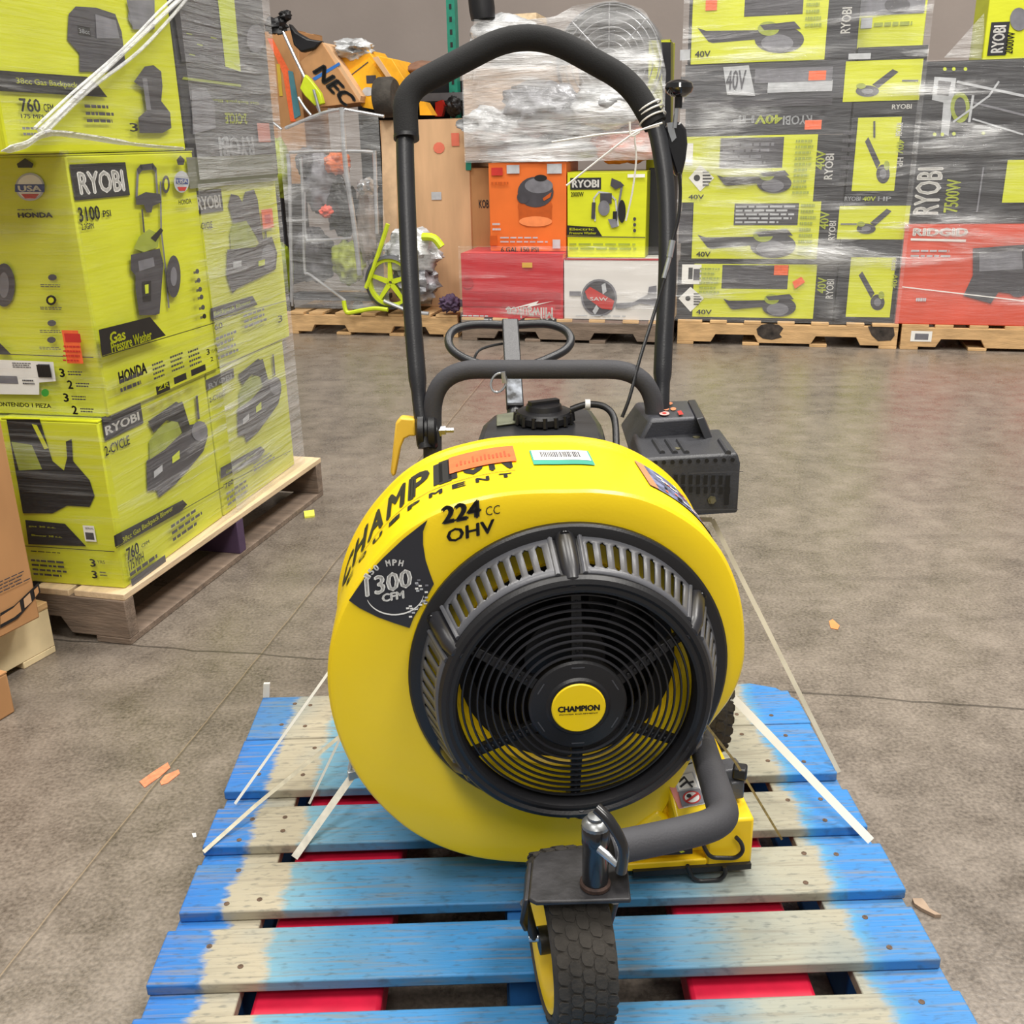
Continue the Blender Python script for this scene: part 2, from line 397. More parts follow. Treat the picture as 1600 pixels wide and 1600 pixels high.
# ================================================================== blue pallet
DZ = .144; PY = math.radians(.96); PO = Vector((-.4864, 1.7082, 0))
PX = Vector((math.cos(PY), math.sin(PY), 0)); PV = Vector((math.sin(PY), -math.cos(PY), 0)); UZ = Vector((0, 0, 1))
def board_mat():
    m = bpy.data.materials.new('worn_blue_board_paint'); m.use_nodes = True; nt = m.node_tree; b = nt.nodes['Principled BSDF']; L = nt.links.new
    tc = nn(nt, 'ShaderNodeTexCoord'); oi = nn(nt, 'ShaderNodeObjectInfo'); P = tc.outputs['Object']
    off = nn(nt, 'ShaderNodeCombineXYZ'); ml = nn(nt, 'ShaderNodeMath', operation='MULTIPLY'); L(oi.outputs['Random'], ml.inputs[0]); ml.inputs[1].default_value = 37; L(ml.outputs[0], off.inputs[2]); L(ml.outputs[0], off.inputs[0])
    ad = nn(nt, 'ShaderNodeVectorMath', operation='ADD'); L(P, ad.inputs[0]); L(off.outputs[0], ad.inputs[1])
    def noise(sc, det, stretch=(1, 1, 1), dist=0):
        mp = nn(nt, 'ShaderNodeMapping'); mp.inputs['Scale'].default_value = stretch; L(ad.outputs[0], mp.inputs['Vector'])
        n = nn(nt, 'ShaderNodeTexNoise', i_Scale=sc, i_Detail=det, i_Distortion=dist); L(mp.outputs[0], n.inputs['Vector']); return n.outputs['Fac']
    sep = nn(nt, 'ShaderNodeSeparateXYZ'); L(P, sep.inputs[0])
    edge = noise(9, 6, (.5, 2.5, 1)); fine = noise(55, 6, (1, 3, 1)); grain = noise(26, 7, (.35, 7, 2), .3); blot = noise(4.5, 4)
    mj = nn(nt, 'ShaderNodeMath', operation='MULTIPLY_ADD'); L(edge, mj.inputs[0]); mj.inputs[1].default_value = .04; L(sep.outputs['X'], mj.inputs[2])
    mk = nn(nt, 'ShaderNodeMath', operation='MULTIPLY_ADD'); L(fine, mk.inputs[0]); mk.inputs[1].default_value = .03; L(mj.outputs[0], mk.inputs[2])
    sb = nn(nt, 'ShaderNodeMath', operation='SUBTRACT'); L(mk.outputs[0], sb.inputs[0]); sb.inputs[1].default_value = .035
    cr = nn(nt, 'ShaderNodeValToRGB'); e = cr.color_ramp; e.elements[0].position = 0; e.elements[0].color = lin('2169b4'); e.elements[1].position = 1; e.elements[1].color = lin('2f7cc0')
    for p, c in [(.060, '2771b8'), (.070, 'a39c88'), (.140, 'aaa18b'), (.152, '6a97aa'), (.22, '4a8cb6'), (.33, '3882bc'), (.5, '307ab4'), (.66, '4687b2'), (.72, '6a8fa2'), (.77, '979a8e'), (.912, 'a09b88'), (.926, '4a90bc'), (.945, '2f7cc0')]:
        q = e.elements.new(p); q.color = lin(c)
    L(sb.outputs[0], cr.inputs[0])
    # grey bare streaks and blue overspray
    gr = nn(nt, 'ShaderNodeMapRange', i_From_Min=.5, i_From_Max=.72); L(grain, gr.inputs[0]); gr.inputs[4].default_value = .7
    m1 = nn(nt, 'ShaderNodeMix', data_type='RGBA'); L(gr.outputs[0], m1.inputs[0]); L(cr.outputs[0], m1.inputs[6]); m1.inputs[7].default_value = lin('7f796a')
    bl = nn(nt, 'ShaderNodeMapRange', i_From_Min=.5, i_From_Max=.75); L(blot, bl.inputs[0]); bl.inputs[4].default_value = .6
    m2 = nn(nt, 'ShaderNodeMix', data_type='RGBA'); L(bl.outputs[0], m2.inputs[0]); L(m1.outputs[2], m2.inputs[6]); m2.inputs[7].default_value = lin('57798a')
    fg = nn(nt, 'ShaderNodeMapRange', i_From_Min=.3, i_From_Max=.45); L(fine, fg.inputs[0]); fg.inputs[3].default_value = .45; fg.inputs[4].default_value = 0
    m3 = nn(nt, 'ShaderNodeMix', data_type='RGBA'); L(fg.outputs[0], m3.inputs[0]); L(m2.outputs[2], m3.inputs[6]); m3.inputs[7].default_value = lin('3a4446')
    L(m3.outputs[2], b.inputs['Base Color']); b.inputs['Roughness'].default_value = .62
    bp = nn(nt, 'ShaderNodeBump', i_Strength=.3, i_Distance=.004); L(grain, bp.inputs['Height']); L(bp.outputs[0], b.inputs['Normal'])
    return m
BOARD = board_mat(); NAIL = mat('rusty_nail_head', '5a4636', .7, vary=.3, scale=200)
KNOT = mat('dark_knot_wood', '3d4f63', .7, vary=.3, scale=60); BLUES = mat('blue_block_paint', '1f5f9c', .7, vary=.2, scale=12)
pal = thing('blue_pallet', 'worn blue painted wooden pallet under the yellow blower', 'pallet', (PO.x, PO.y, 0), PY)
def pv(u, v, z): return PO + PX * u + PV * v + UZ * z
W = 1.016
bds = [(0, .146), (.149, .301), (.345, .441), (.480, .5805), (.613, .709), (.759, .862), (.89, .976), (1.006, 1.1), (1.13, 1.219)]
for i, (v0, v1) in enumerate(bds):
    b = MB(); j = random.uniform(-.003, .003)
    if i == 0: # broken back corner at the right end
        b.prism([pv(j, v0, DZ - .017), pv(W - .075, v0, DZ - .017), pv(W - .03, v0 + .02, DZ - .017), pv(W, v0 + .07, DZ - .017), pv(W, v1, DZ - .017), pv(j, v1, DZ - .017)], UZ * .017, BOARD)
    else: b.box(pv(j, v0, DZ - .017), PX * W, PV * (v1 - v0), UZ * .017, BOARD)
    bd = b.build('deck_board', pal, bevel=.0025)
    for u in (.06, .115, .9, .955):
        for t in (.25, .75):
            if random.random() < .8:
                n = MB(); n.lathe(pv(u + random.uniform(-.02, .02), v0 + (v1 - v0) * t + random.uniform(-.01, .01), DZ - .001), UZ, [(.0042, 0), (.004, .0016), (0, .0018)], NAIL, seg=8)
                n.build('nail_head', bd)
for u, w in ((.0, .115), (W - .115, .115)):
    b = MB(); b.box(pv(u, .002, DZ - .036), PX * w, PV * 1.215, UZ * .0185, BOARD); b.build('stringer_board', pal, bevel=.002)
for u, w in ((.004, .1), (.458, .1), (W - .104, .1)):
    for v in (.02, .55, 1.08):
        b = MB(); b.box(pv(u, v, .019), PX * w, PV * .12, UZ * (.086 if u in (.004, W - .104) else .105), BLUES); b.build('block', pal, bevel=.002)
for u, w in ((0, .1), (.455, .1), (W - .1, .1)):
    b = MB(); b.box(pv(u, .0, 0), PX * w, PV * 1.219, UZ * .018, BLUES); b.build('bottom_board', pal, bevel=.002)
# splinter at the far left corner
b = MB(); b.box(pv(.0, -.004, DZ), PX * .012, PV * .006, UZ * .03 + PX * .004, mat('splintered_wood', 'd8d2c4', .8)); b.build('splinter', pal)

# ================================================================== pallet jack
jk = thing('pallet_jack', 'red fork pallet jack under the blue pallet with black loop handle behind', 'pallet jack', (.04, 1.9, 0))
for x0, x1 in ((-.345, -.18), (.215, .375)):
    b = MB(); b.prism([(x0 + .02, 0.62, .062), (x1 - .02, .62, .062), (x1, .70, .062), (x1, 1.87, .062), (x0, 1.87, .062), (x0, .70, .062)], (0, 0, .05), REDJ)
    b.build('fork', jk, bevel=.006)
    b = MB(); b.lathe(((x0 + x1) / 2 - .04, .85, .04), (1, 0, 0), [(.036, 0), (.036, .08)], mat('tan_urethane_roller', 'a08a60', .5), seg=20); b.build('load_roller', jk)
b = MB(); b.cbox((.015, 1.875, .16), .6, .05, .2, REDJ); b.cbox((.015, 1.9, .3), .2, .05, .1, REDJ); b.build('fork_head', jk, bevel=.01)
b = MB(); b.lathe((.015, 1.97, .18), UZ, [(.06, 0), (.06, .14), (.035, .15), (.035, .28)], REDJ, seg=24); b.cbox((.015, 1.99, .22), .16, .1, .07, REDJ); b.build('pump_body', jk, bevel=.006)
for sx in (-1, 1):
    b = MB(); b.lathe((.015 + sx * .03, 1.99, .092), (sx, 0, 0), [(.03, 0), (.09, 0), (.09, .045), (.03, .045)], RUB, seg=28); b.build('steer_wheel', jk)
t0 = Vector((.012, 1.97, .47)); t1 = atz(801, 600, 0); t1 = aty(803, 610, 2.09); t2 = aty(797, 505, 2.26)
dr = (t2 - t1).normalized(); t0 = t1 - dr * .16
b = MB(); b.tube([Vector((.015, 1.97, .44)), t0, t1], .017, TUBE); wx = rt * .036
nr = wx.cross(dr).normalized() * .02
b.box(t1 - dr * .06 - wx / 2, wx, dr * ((t2 - t1).length + .055), nr, TUBE); sh = b.build('handle_shaft', jk, bevel=.003)
b = MB(); b.box(t1 - dr * .055 - wx * .43 + nr * .98, wx * .86, dr * .105, nr * .08, mat('scratched_foil_label', '5c6066', .5, .2, vary=.9, scale=45)); lab(b.build('label_plate', sh), 'silver scratched label')
lp = []
for px, py in [(797, 508), (850, 506), (880, 514), (892, 530), (884, 546), (858, 560), (828, 571), (800, 576), (765, 573), (730, 562), (707, 547), (701, 530), (712, 514), (745, 507)]:
    # all points lie in the plane of the loop, tilted like the shaft
    r = ray(px, py); nrm = nr.normalized(); q = t2 - CAM; lp.append(CAM + r * (q.dot(nrm) / r.dot(nrm)))
b = MB(); b.tube(smooth_path(lp, 5, True), .0095, TUBE, seg=12, closed=True); b.build('handle_loop', jk)
r0 = CAM + (lp[0] - CAM) * 1.0
b = MB(); b.tube(smooth_path([aty(785, 537, 2.22), aty(765, 541, 2.2), aty(748, 548, 2.18), aty(741, 560, 2.17)], 6), .003, BK, seg=8); b.build('release_lever', jk)

# ================================================================== the blower
A4 = math.radians(4); BP = Vector((.07, 1.17, 0))
BU = Vector((math.cos(A4), math.sin(A4), 0)); BD = Vector((-math.sin(A4), math.cos(A4), 0)); BN = -BD
def L_(u, d, z): return BP + BU * u + BD * d + UZ * z
bl = thing('leaf_blower', 'yellow wheeled leaf blower with round black fan grille on the blue pallet', 'leaf blower', (BP.x, BP.y, DZ), A4)
ZC = .487
OUT = [(-.015, .738), (-.101, .734), (-.188, .705), (-.238, .663), (-.277, .611), (-.301, .559), (-.312, .509), (-.314, .458), (-.305, .399), (-.284, .338), (-.253, .286), (-.212, .241), (-.152, .204), (-.081, .184), (-.02, .179), (.05, .186), (.10, .208), (.13, .245), (.15, .29), (.172, .34),
       (.192, .385), (.224, .437), (.235, .48), (.234, .527), (.221, .592), (.188, .656), (.137, .701), (.088, .725), (.041, .735)]
pol = sorted((math.atan2(z - ZC, u), math.hypot(u, z - ZC)) for u, z in OUT)
def rout(a):
    a = (a + PI) % (2 * PI) - PI; n = len(pol)
    for i in range(n):
        a0, r0 = pol[i - 1]; a1, r1 = pol[i]
        if i == 0: a0 -= 2 * PI
        if a0 <= a <= a1: break
    else:
        a0, r0 = pol[-1]; a1, r1 = pol[0]; a1 += 2 * PI; i = 0
    pa, pr = pol[i - 2]; na, nr_ = pol[(i + 1) % n]
    t = (a - a0) / (a1 - a0)
    # smooth monotone blend
    m0 = (r1 - pr) / 2; m1 = (nr_ - r0) / 2
    return (2 * t**3 - 3 * t**2 + 1) * r0 + (t**3 - 2 * t**2 + t) * m0 + (-2 * t**3 + 3 * t**2) * r1 + (t**3 - t**2) * m1
NH = 160; DEP = .25
def ring_pts(f, d): return [L_(f(a) * math.cos(a), d, ZC + f(a) * math.sin(a)) for a in (2 * PI * k / NH for k in range(NH))]
layers = [ring_pts(lambda a: .150, .012), ring_pts(lambda a: .197, 0.0), ring_pts(lambda a: .2 + (rout(a) - .2) * .5, -.001 ), ring_pts(lambda a: rout(a) - .010, .0), ring_pts(lambda a: rout(a) - .0045, .0016), ring_pts(lambda a: rout(a) - .001, .0055), ring_pts(lambda a: rout(a), .011)]
layers += [ring_pts(rout, .212), ring_pts(lambda a: rout(a) + .005, .216), ring_pts(lambda a: rout(a) + .005, .226), ring_pts(lambda a: rout(a) + .001, .229), ring_pts(lambda a: rout(a) + .001, .242), ring_pts(lambda a: rout(a) - .01, DEP), ring_pts(lambda a: .09, DEP), ring_pts(lambda a: .09, DEP - .006), ring_pts(lambda a: rout(a) - .014, DEP - .006), ring_pts(lambda a: rout(a) - .008, .02), ring_pts(lambda a: rout(a) - .02, .008), ring_pts(lambda a: .2, .008), ring_pts(lambda a: .15, .018)]
b = MB(); vs = [p for l in layers for p in l]; fs = []
for i in range(len(layers)):
    j = (i + 1) % len(layers)
    for k in range(NH): fs.append((i * NH + k, i * NH + (k + 1) % NH, j * NH + (k + 1) % NH, j * NH + k))
b.add(vs, fs, Y_, True)
hs = b.build('fan_housing', bl, sharp=24)
# outlet: the nozzle that leaves the volute along the ground to the right
b = MB()
def ob(u0, u1, d0, d1, z0, z1, m=YM, zt=None):
    b.prism([L_(u0, d0, z0), L_(u1, d0, z0), L_(u1, d0, z1), L_(u0, d0, zt or z1)], BD * (d1 - d0), m)
ob(.09, .258, .012, .238, .172, .232, zt=.30)
b.build('outlet_chute', bl, bevel=.006)
b = MB(); ob(.196, .262, -.006, .25, .163, .24); b.build('outlet_frame', bl, bevel=.004)
b = MB(); ob(.02, .197, -.006, .02, .163, .176); b.build('outlet_lip', bl, bevel=.002)
b = MB(); b.prism([L_(.10, -.004, .172), L_(.135, -.004, .19), L_(.15, -.004, .235), L_(.125, -.004, .262), L_(.07, -.004, .22), L_(.04, -.004, .19)], BD * .03, Y_); b.build('outlet_rib', bl, bevel=.006)
# warning label plate, a raised slanted block
fp = [aty(1035, 1188, 1.21), aty(1092, 1160, 1.26), aty(1122, 1268, 1.17), aty(1058, 1287, 1.14)]
_n = (fp[1] - fp[0]).cross(fp[3] - fp[0]); r_ = ray(1122, 1268); fp[2] = CAM + r_ * ((fp[0] - CAM).dot(_n) / r_.dot(_n))
lo = [Vector((p.x, p.y, p.z)) - Vector((0, -.02, .05)) for p in fp]
b = MB(); b.add(fp + lo, [(0, 3, 2, 1), (4, 5, 6, 7), (0, 1, 5, 4), (1, 2, 6, 5), (2, 3, 7, 6), (3, 0, 4, 7)], Y_); lbk = b.build('label_block', bl, bevel=.006)
nrm = (fp[1] - fp[0]).cross(fp[3] - fp[0]).normalized()
if nrm.z < 0: nrm = -nrm
fc = Face(fp[0] + nrm * .0005, (fp[2] - fp[3]), nrm, .0004)
fc.poly([(1041, 1192), (1076, 1172), (1102, 1256), (1062, 1264)], WINK)
fc.poly([(1035, 1205), (1046, 1200), (1068, 1262), (1060, 1264)], mat('pink_label_band', 'd98a80', .5))
fc.poly([(1050, 1213), (1082, 1206), (1092, 1232), (1058, 1238)], INKL); fc.poly([(1052, 1215), (1080, 1208), (1089, 1230), (1060, 1235)], WINK)
fc.line([(1060, 1222), (1068, 1215), (1075, 1224), (1082, 1222)], .003, INK); fc.line([(1062, 1230), (1072, 1222), (1080, 1230)], .003, INK)
fc.poly([(1058, 1238), (1092, 1233), (1101, 1254), (1064, 1262)], INKM)
REDI = mat('red_label_ink', 'c0302a', .5)
fc.ell(1079, 1247, 14, 10, REDI); fc.ell(1079, 1247, 11.5, 8, WINK); fc.ell(1074, 1245, 4, 3, INK); fc.line([(1071, 1253), (1088, 1241)], .003, REDI)
fc.line([(1062, 1186), (1074, 1182)], .002, INK); fc.line([(1060, 1192), (1076, 1187)], .002, INK); fc.line([(1063, 1199), (1078, 1194)], .002, INK)
fc.build('warning_label', lbk)
# front printing
ff = Face(L_(0, -.0016, ZC), BU, BN, .0004)
ff.poly([(668, 812), (630, 842), (598, 872), (570, 902), (545, 938), (562, 950), (590, 964), (615, 973), (640, 981), (646, 965), (655, 950), (668, 930), (678, 912), (672, 896), (665, 875), (661, 850), (661, 830)], mat('charcoal_decal', '2b2b30', .45))
dcl = ff.build('capacity_decal', hs)
def rtext(face, cx, cy, rx, rz, txt, m, h, a0, a1, bold=.02, inward=False, k=None):
    """letters along an arc on a plane; a0..a1 in degrees, clockwise text"""
    n = len(txt)
    for i, ch in enumerate(txt):
        if ch == ' ': continue
        vs, fs = text_geo(ch, bold); a = math.radians(a0 + (a1 - a0) * (i + .5) / n); w = abs(math.radians(a1 - a0)) * rx / n * .8
        ca, sa = math.cos(a), math.sin(a); out = []
        for x, y in vs:
            xx, yy = (x - .5) * w, y * h
            out.append((cx + (rx + yy) * ca + xx * sa, cy + (rz + yy) * sa - xx * ca))
        face.mb.add([face.o + face.u * p + face.w * q + face.n * .0008 for p, q in out], fs, m)
def ftext(face, u0, v0, u1, v1, slant, txt, m, bold=.02, off=.0008):
    """text in plane coordinates: baseline from (u0,v0) rising by slant over its width"""
    vs, fs = text_geo(txt, bold)
    face.mb.add([face.o + face.u * (u0 + (u1 - u0) * x) + face.w * (v0 + (v1 - v0) * y + slant * x) + face.n * off for x, y in vs], fs, m)
f2 = Face(L_(0, -.0022, ZC), BU, BN, .0004)
a = f2.uvz(632, 920)
a = f2.uvz(617, 925); rtext(f2, a[0], a[1], .036, .036, '150 MPH', WINK, .0085, 150, 70, .04)
p = f2.uvz(571, 933); q = f2.uvz(645, 921); ftext(f2, p[0], p[1], q[0], p[1] + .026, .011, '1300', WINK, .035)
p = f2.uvz(597, 941); q = f2.uvz(632, 934); ftext(f2, p[0], p[1], q[0], p[1] + .0115, .004, 'CFM', WINK, .05)
f2.mb.v and None
c = a; arc = [(c[0] + .036 * math.cos(t), c[1] - .002 + .030 * math.sin(t)) for t in [math.radians(x) for x in range(196, 352, 8)]]
for p, q in zip(arc, arc[1:]):
    P = [f2.o + f2.u * x + f2.w * y + f2.n * .0006 for x, y in (p, q)]
    f2.mb.flat([P[0], P[1], P[1] + UZ * .002, P[0] + UZ * .002], WINK)
for i in range(26):
    t = math.radians(random.uniform(-75, 40)); r0 = random.uniform(.018, .034)
    P = f2.o + f2.u * (c[0] + .006 + r0 * math.cos(t)) + f2.w * (c[1] - .004 + r0 * math.sin(t)) + f2.n * .0005
    f2.mb.flat([P, P + BU * .004, P + BU * .004 + UZ * .0025, P + UZ * .0025], random.choice([INKL, INKM, WINK]))
f2.build('capacity_text', hs)
f3 = Face(L_(0, -.0016, ZC), BU, BN, .0004)
p = f3.uvz(690, 820); q = f3.uvz(752, 793); ftext(f3, p[0], p[1], q[0], p[1] + .024, .008, '224', INK, .06)
p = f3.uvz(759, 806); q = f3.uvz(781, 794); ftext(f3, p[0], p[1], q[0], p[1] + .012, .002, 'CC', INK, -.005)
p = f3.uvz(698, 849); q = f3.uvz(773, 822); ftext(f3, p[0], p[1], q[0], p[1] + .018, .012, 'OHV', INK, .03)
f3.build('engine_size_text', hs)
# wrap printing round the outside of the housing
def on_rim(a, d, lift=.001): r = rout(a) + lift; return L_(r * math.cos(a), d, ZC + r * math.sin(a))
def rim_text(mb, txt, a0, a1, d0, d1, m, bold=.03, gap=.14):
    n = len(txt)
    for i, ch in enumerate(txt):
        if ch == ' ': continue
        vs, fs = text_geo(ch, bold); sa = a0 + (a1 - a0) * (i + gap / 2) / n; ea = a0 + (a1 - a0) * (i + 1 - gap / 2) / n
        mb.add([on_rim(sa + (ea - sa) * x, d0 + (d1 - d0) * y) for x, y in vs], fs, m)
def rim_patch(mb, a0, a1, d0, d1, m, lift=.0012, skew=0, n=10):
    for i in range(n):
        s, e = a0 + (a1 - a0) * i / n, a0 + (a1 - a0) * (i + 1) / n; k0, k1 = skew * i / n, skew * (i + 1) / n
        mb.add([on_rim(s, d0 + k0, lift), on_rim(e, d0 + k1, lift), on_rim(e, d1 + k1, lift), on_rim(s, d1 + k0, lift)], [(0, 1, 2, 3)], m)
D2 = math.radians
b = MB(); rim_text(b, 'CHAMPION', D2(165), D2(103), .092, .19, INK, .045); rim_text(b, 'EQUIPMENT', D2(160), D2(103), .056, .074, INK, .05, .4)
rim_patch(b, D2(163), D2(103), .082, .0835, INK); b.build('brand_lettering', hs)
b = MB(); rim_patch(b, D2(121), D2(102), .118, .190, STK, .0022, 0)
for i in range(14): rim_patch(b, D2(119 - i * 1.15), D2(118.5 - i * 1.15), .14, .14 + random.uniform(.01, .03), mat('faded_sticker_ink', 'c4502a', .6), .0028, 0, 1)
lab(b.build('price_sticker', hs), 'orange sticker over lettering')
b = MB(); rim_patch(b, D2(97.5), D2(79), .10, .165, mat('green_label_band', '3f9c86', .5), .0018); rim_patch(b, D2(97), D2(79.6), .118, .163, WINK, .0023)
x = 94.5
while x > 82.5: w = random.uniform(.12, .4); rim_patch(b, D2(x), D2(x - w), .13, .155, INKG, .0027, 0, 1); x -= w + random.uniform(.12, .35)
lab(b.build('barcode_label', hs), 'white barcode label with green edge')
b = MB(); rim_patch(b, D2(63), D2(28), .07, .18, mat('multicolour_label', '6d7290', .5, vary=.5, scale=70), .0015)
rim_patch(b, D2(63), D2(60), .07, .18, mat('salmon_ink', 'de8a60', .5), .002)
for i in range(40): a = random.uniform(30, 57); d = random.uniform(.075, .165); rim_patch(b, D2(a), D2(a - random.uniform(.8, 2.5)), d, d + .009, random.choice([WINK, INKL, INK, REDI, STK, WINK]), .0024, 0, 1)
lab(b.build('instruction_label', hs), 'multicoloured instruction label')

# impeller inside
BAND = mat('painted_sheen_grey', '55565b', .36, vary=.06, bump=.05, bscale=300)  # lighter grey than the guard: the sheen is put into the base colour
b = MB(); oc = L_(0, 0, ZC)
b.lathe(oc, BD, [(.152, .010), (.148, .013), (.145, .022), (.148, .024), (.152, .02)], YM, seg=64, close=True); b.build('inlet_ring', bl); b = MB()
b.lathe(oc, BD, [(.02, .03), (.055, .04), (.06, .10), (.158, .105), (.158, .112), (.02, .112)], BK, seg=48)
for k in range(12):
    a = 2 * PI * k / 12; pr = []
    for t in range(5):
        rr = .06 + .097 * t / 4; aa = a + .55 * (t / 4) ** 1.3; pr.append((rr * math.cos(aa), rr * math.sin(aa)))
    vs = [L_(x, .05 + .012 * i, ZC + y) for i, (x, y) in enumerate(pr)] + [L_(x, .106, ZC + y) for x, y in pr]
    b.add(vs, [(i, i + 1, i + 6, i + 5) for i in range(4)], BK, True)
b.build('impeller', bl)
b = MB(); b.lathe(oc, BD, [(.128, .046), (.150, .030), (.150, .034), (.128, .050)], BK, seg=64, close=True); b.build('shade_ring', bl)  # added black ring that keeps the inside of the grille dark
# black fan guard
gd = MB()
gd.lathe(oc, BN, [(.189, -.001), (.209, -.001), (.209, .007), (.206, .010), (.198, .012), (.190, .012), (.189, .006)], BK, seg=96, close=True)
guard = gd.build('fan_guard', bl, sharp=30)
lab(guard, 'round black plastic intake guard')
def cone(a, t, lift=0):  # t 0 at the flange, 1 at the front shoulder
    r = .1935 + (.171 - .1935) * t + lift; off = .008 + .066 * t
    return L_(r * math.cos(a), -off, ZC + r * math.sin(a))
boss = [32 + 60 * k for k in range(6)]
b = MB()
for bs in boss:
    a0, a1 = bs + 5.5, bs + 54.5; nsl = 9; sw = (a1 - a0 - 3) / nsl
    cols = [a0]; kinds = []
    cur = a0 + 1.5; kinds.append(0); cols.append(cur)
    for i in range(nsl):
        cols.append(cur + sw * .42); kinds.append(0); cols.append(cur + sw * .90); kinds.append(1); cur += sw
    cols.append(a1); kinds.append(0)
    ts = [0, .16, .22, .80, .86, 1]
    g = [[cone(D2(c), t) for t in ts] for c in cols]
    for i, kd in enumerate(kinds):
        for j in range(5):
            if kd and 1 <= j <= 3:
                if j == 2: continue
                # rounded slot ends
                mid = (g[i][j] + g[i + 1][j]) / 2 if j == 1 else (g[i][j + 1] + g[i + 1][j + 1]) / 2
                if j == 1: b.add([g[i][1], g[i + 1][1], g[i + 1][2], (g[i][1] + g[i + 1][1]) / 2, g[i][2]], [(0, 3, 4), (3, 1, 2)], BAND, True)
                else: b.add([g[i][3], g[i + 1][3], g[i + 1][4], g[i][4], (g[i][4] + g[i + 1][4]) / 2], [(0, 4, 3), (4, 1, 2)], BAND, True)
                continue
            b.add([g[i][j], g[i + 1][j], g[i + 1][j + 1], g[i][j + 1]], [(0, 1, 2, 3)], BAND, False)
    # frame edges standing proud of the band
    for e in (a0, a1):
        b.tube([cone(D2(e), .0, .001), cone(D2(e), 1, .001)], .0022, BAND, seg=6)
vb = b.build('vent_band', guard, solid=.003, weld=True, sharp=60)
for bs in boss:
    b = MB(); a = D2(bs)
    b.tube([cone(a, -.02, -.004), cone(a, .35, -.003), cone(a, .8, -.003), cone(a, 1.04, -.007), cone(a, 1.1, -.012)], [.0135, .013, .012, .010, .004], BK2, seg=14)
    for e in (-5.4, 5.4):
        w0, w1 = D2(bs + e), a
        b.add([cone(w0, 0), cone(w0, 1), cone(w1, 1, -.004), cone(w1, 0, -.004)], [(0, 1, 2, 3)], BK, True)
    b.build('screw_boss', guard)
for bs in boss[0:3] + boss[5:]:
    a = D2(bs); c = L_(.1975 * math.cos(a), -.012, ZC + .1975 * math.sin(a))
    b = MB(); b.lathe(c, BN, [(.0062, 0), (.0062, .004), (.0052, .0052), (.003, .0052), (.003, .003), (0, .003)], mat('black_screw', '1a1a1c', .25, .5), seg=14); b.build('screw', guard)
b = MB()
b.lathe(oc, BN, [(.171, .074), (.171, .078), (.1675, .083), (.162, .085), (.158, .082), (.1535, .083), (.150, .082), (.148, .076), (.148, .06), (.152, .06), (.156, .070), (.170, .070)], BK, seg=96, close=True)
b.build('front_rim', guard, sharp=28)
def dome(r): return .066 + .024 * (1 - (r / .15) ** 2)
b = MB()
for i in range(9):
    r = .068 + .0092 * i; off = dome(r)
    b.lathe(oc, BN, [(r + .0016 * math.cos(t), off + .0026 * math.sin(t)) for t in [2 * PI * k / 6 for k in range(6)]], BK2, seg=96, close=True)
b.build('grille_rings', guard)
for k in range(6):
    a = D2(30 + 60 * k); ra = Vector((0, 0, 0)) + BU * math.cos(a) + UZ * math.sin(a); ta = -BU * math.sin(a) + UZ * math.cos(a)
    b = MB(); p0 = oc + ra * .050 + BN * (dome(.05) - .003); p1 = oc + ra * .151 + BN * (dome(.151) - .001)
    w0, w1 = .0075, .0058
    vs = [p0 - ta * w0, p0 + ta * w0, p1 + ta * w1, p1 - ta * w1]; vs += [v - BN * .010 for v in vs]; vs += []
    b.add(vs, [(0, 1, 2, 3), (7, 6, 5, 4), (0, 4, 5, 1), (1, 5, 6, 2), (2, 6, 7, 3), (3, 7, 4, 0)], BK)
    for t in range(8):
        pp = p0.lerp(p1, .22 + .098 * t); b.cbox(pp, .001, .001, .001, BK); b.lathe(pp, BN, [(.003, -.002), (.0026, .0022), (0, .0026)], BK, seg=6)
    b.build('spoke', guard, bevel=.0012)
b = MB(); h0 = dome(0.06)
b.lathe(oc, BN, [(.061, h0 - .012), (.061, h0 - .001), (.058, h0 + .001), (.040, h0 + .003), (.037, h0 + .006), (.034, h0 + .006), (.034, h0 - .008)], BK, seg=64, close=True)
for k in range(6):
    a = D2(30 + 60 * k); ra = BU * math.cos(a) + UZ * math.sin(a); ta = -BU * math.sin(a) + UZ * math.cos(a)
    b.box(oc + ra * .052 - ta * .008 + BN * (h0 + .0005), ta * .016, ra * .0015, BN * .0015, GR)
hub = b.build('hub_plate', guard, sharp=25)
b = MB(); b.lathe(oc, BN, [(.0, h0 + .002), (.0335, h0 + .002), (.0335, h0 + .006), (.032, h0 + .0075), (0, h0 + .0075)], Y_, seg=48)
badge = b.build('badge', hub, sharp=30); lab(badge, 'round yellow centre badge')
f4 = Face(oc + BN * (h0 + .0078), BU, BN, .0003)
ftext(f4, -.026, -.004, .026, .0045, 0, 'CHAMPION', INK, .06, .0003)
ftext(f4, -.024, -.0085, .024, -.0065, 0, 'POWER EQUIPMENT', INK, .03, .0003)
f4.build('badge_text', badge)

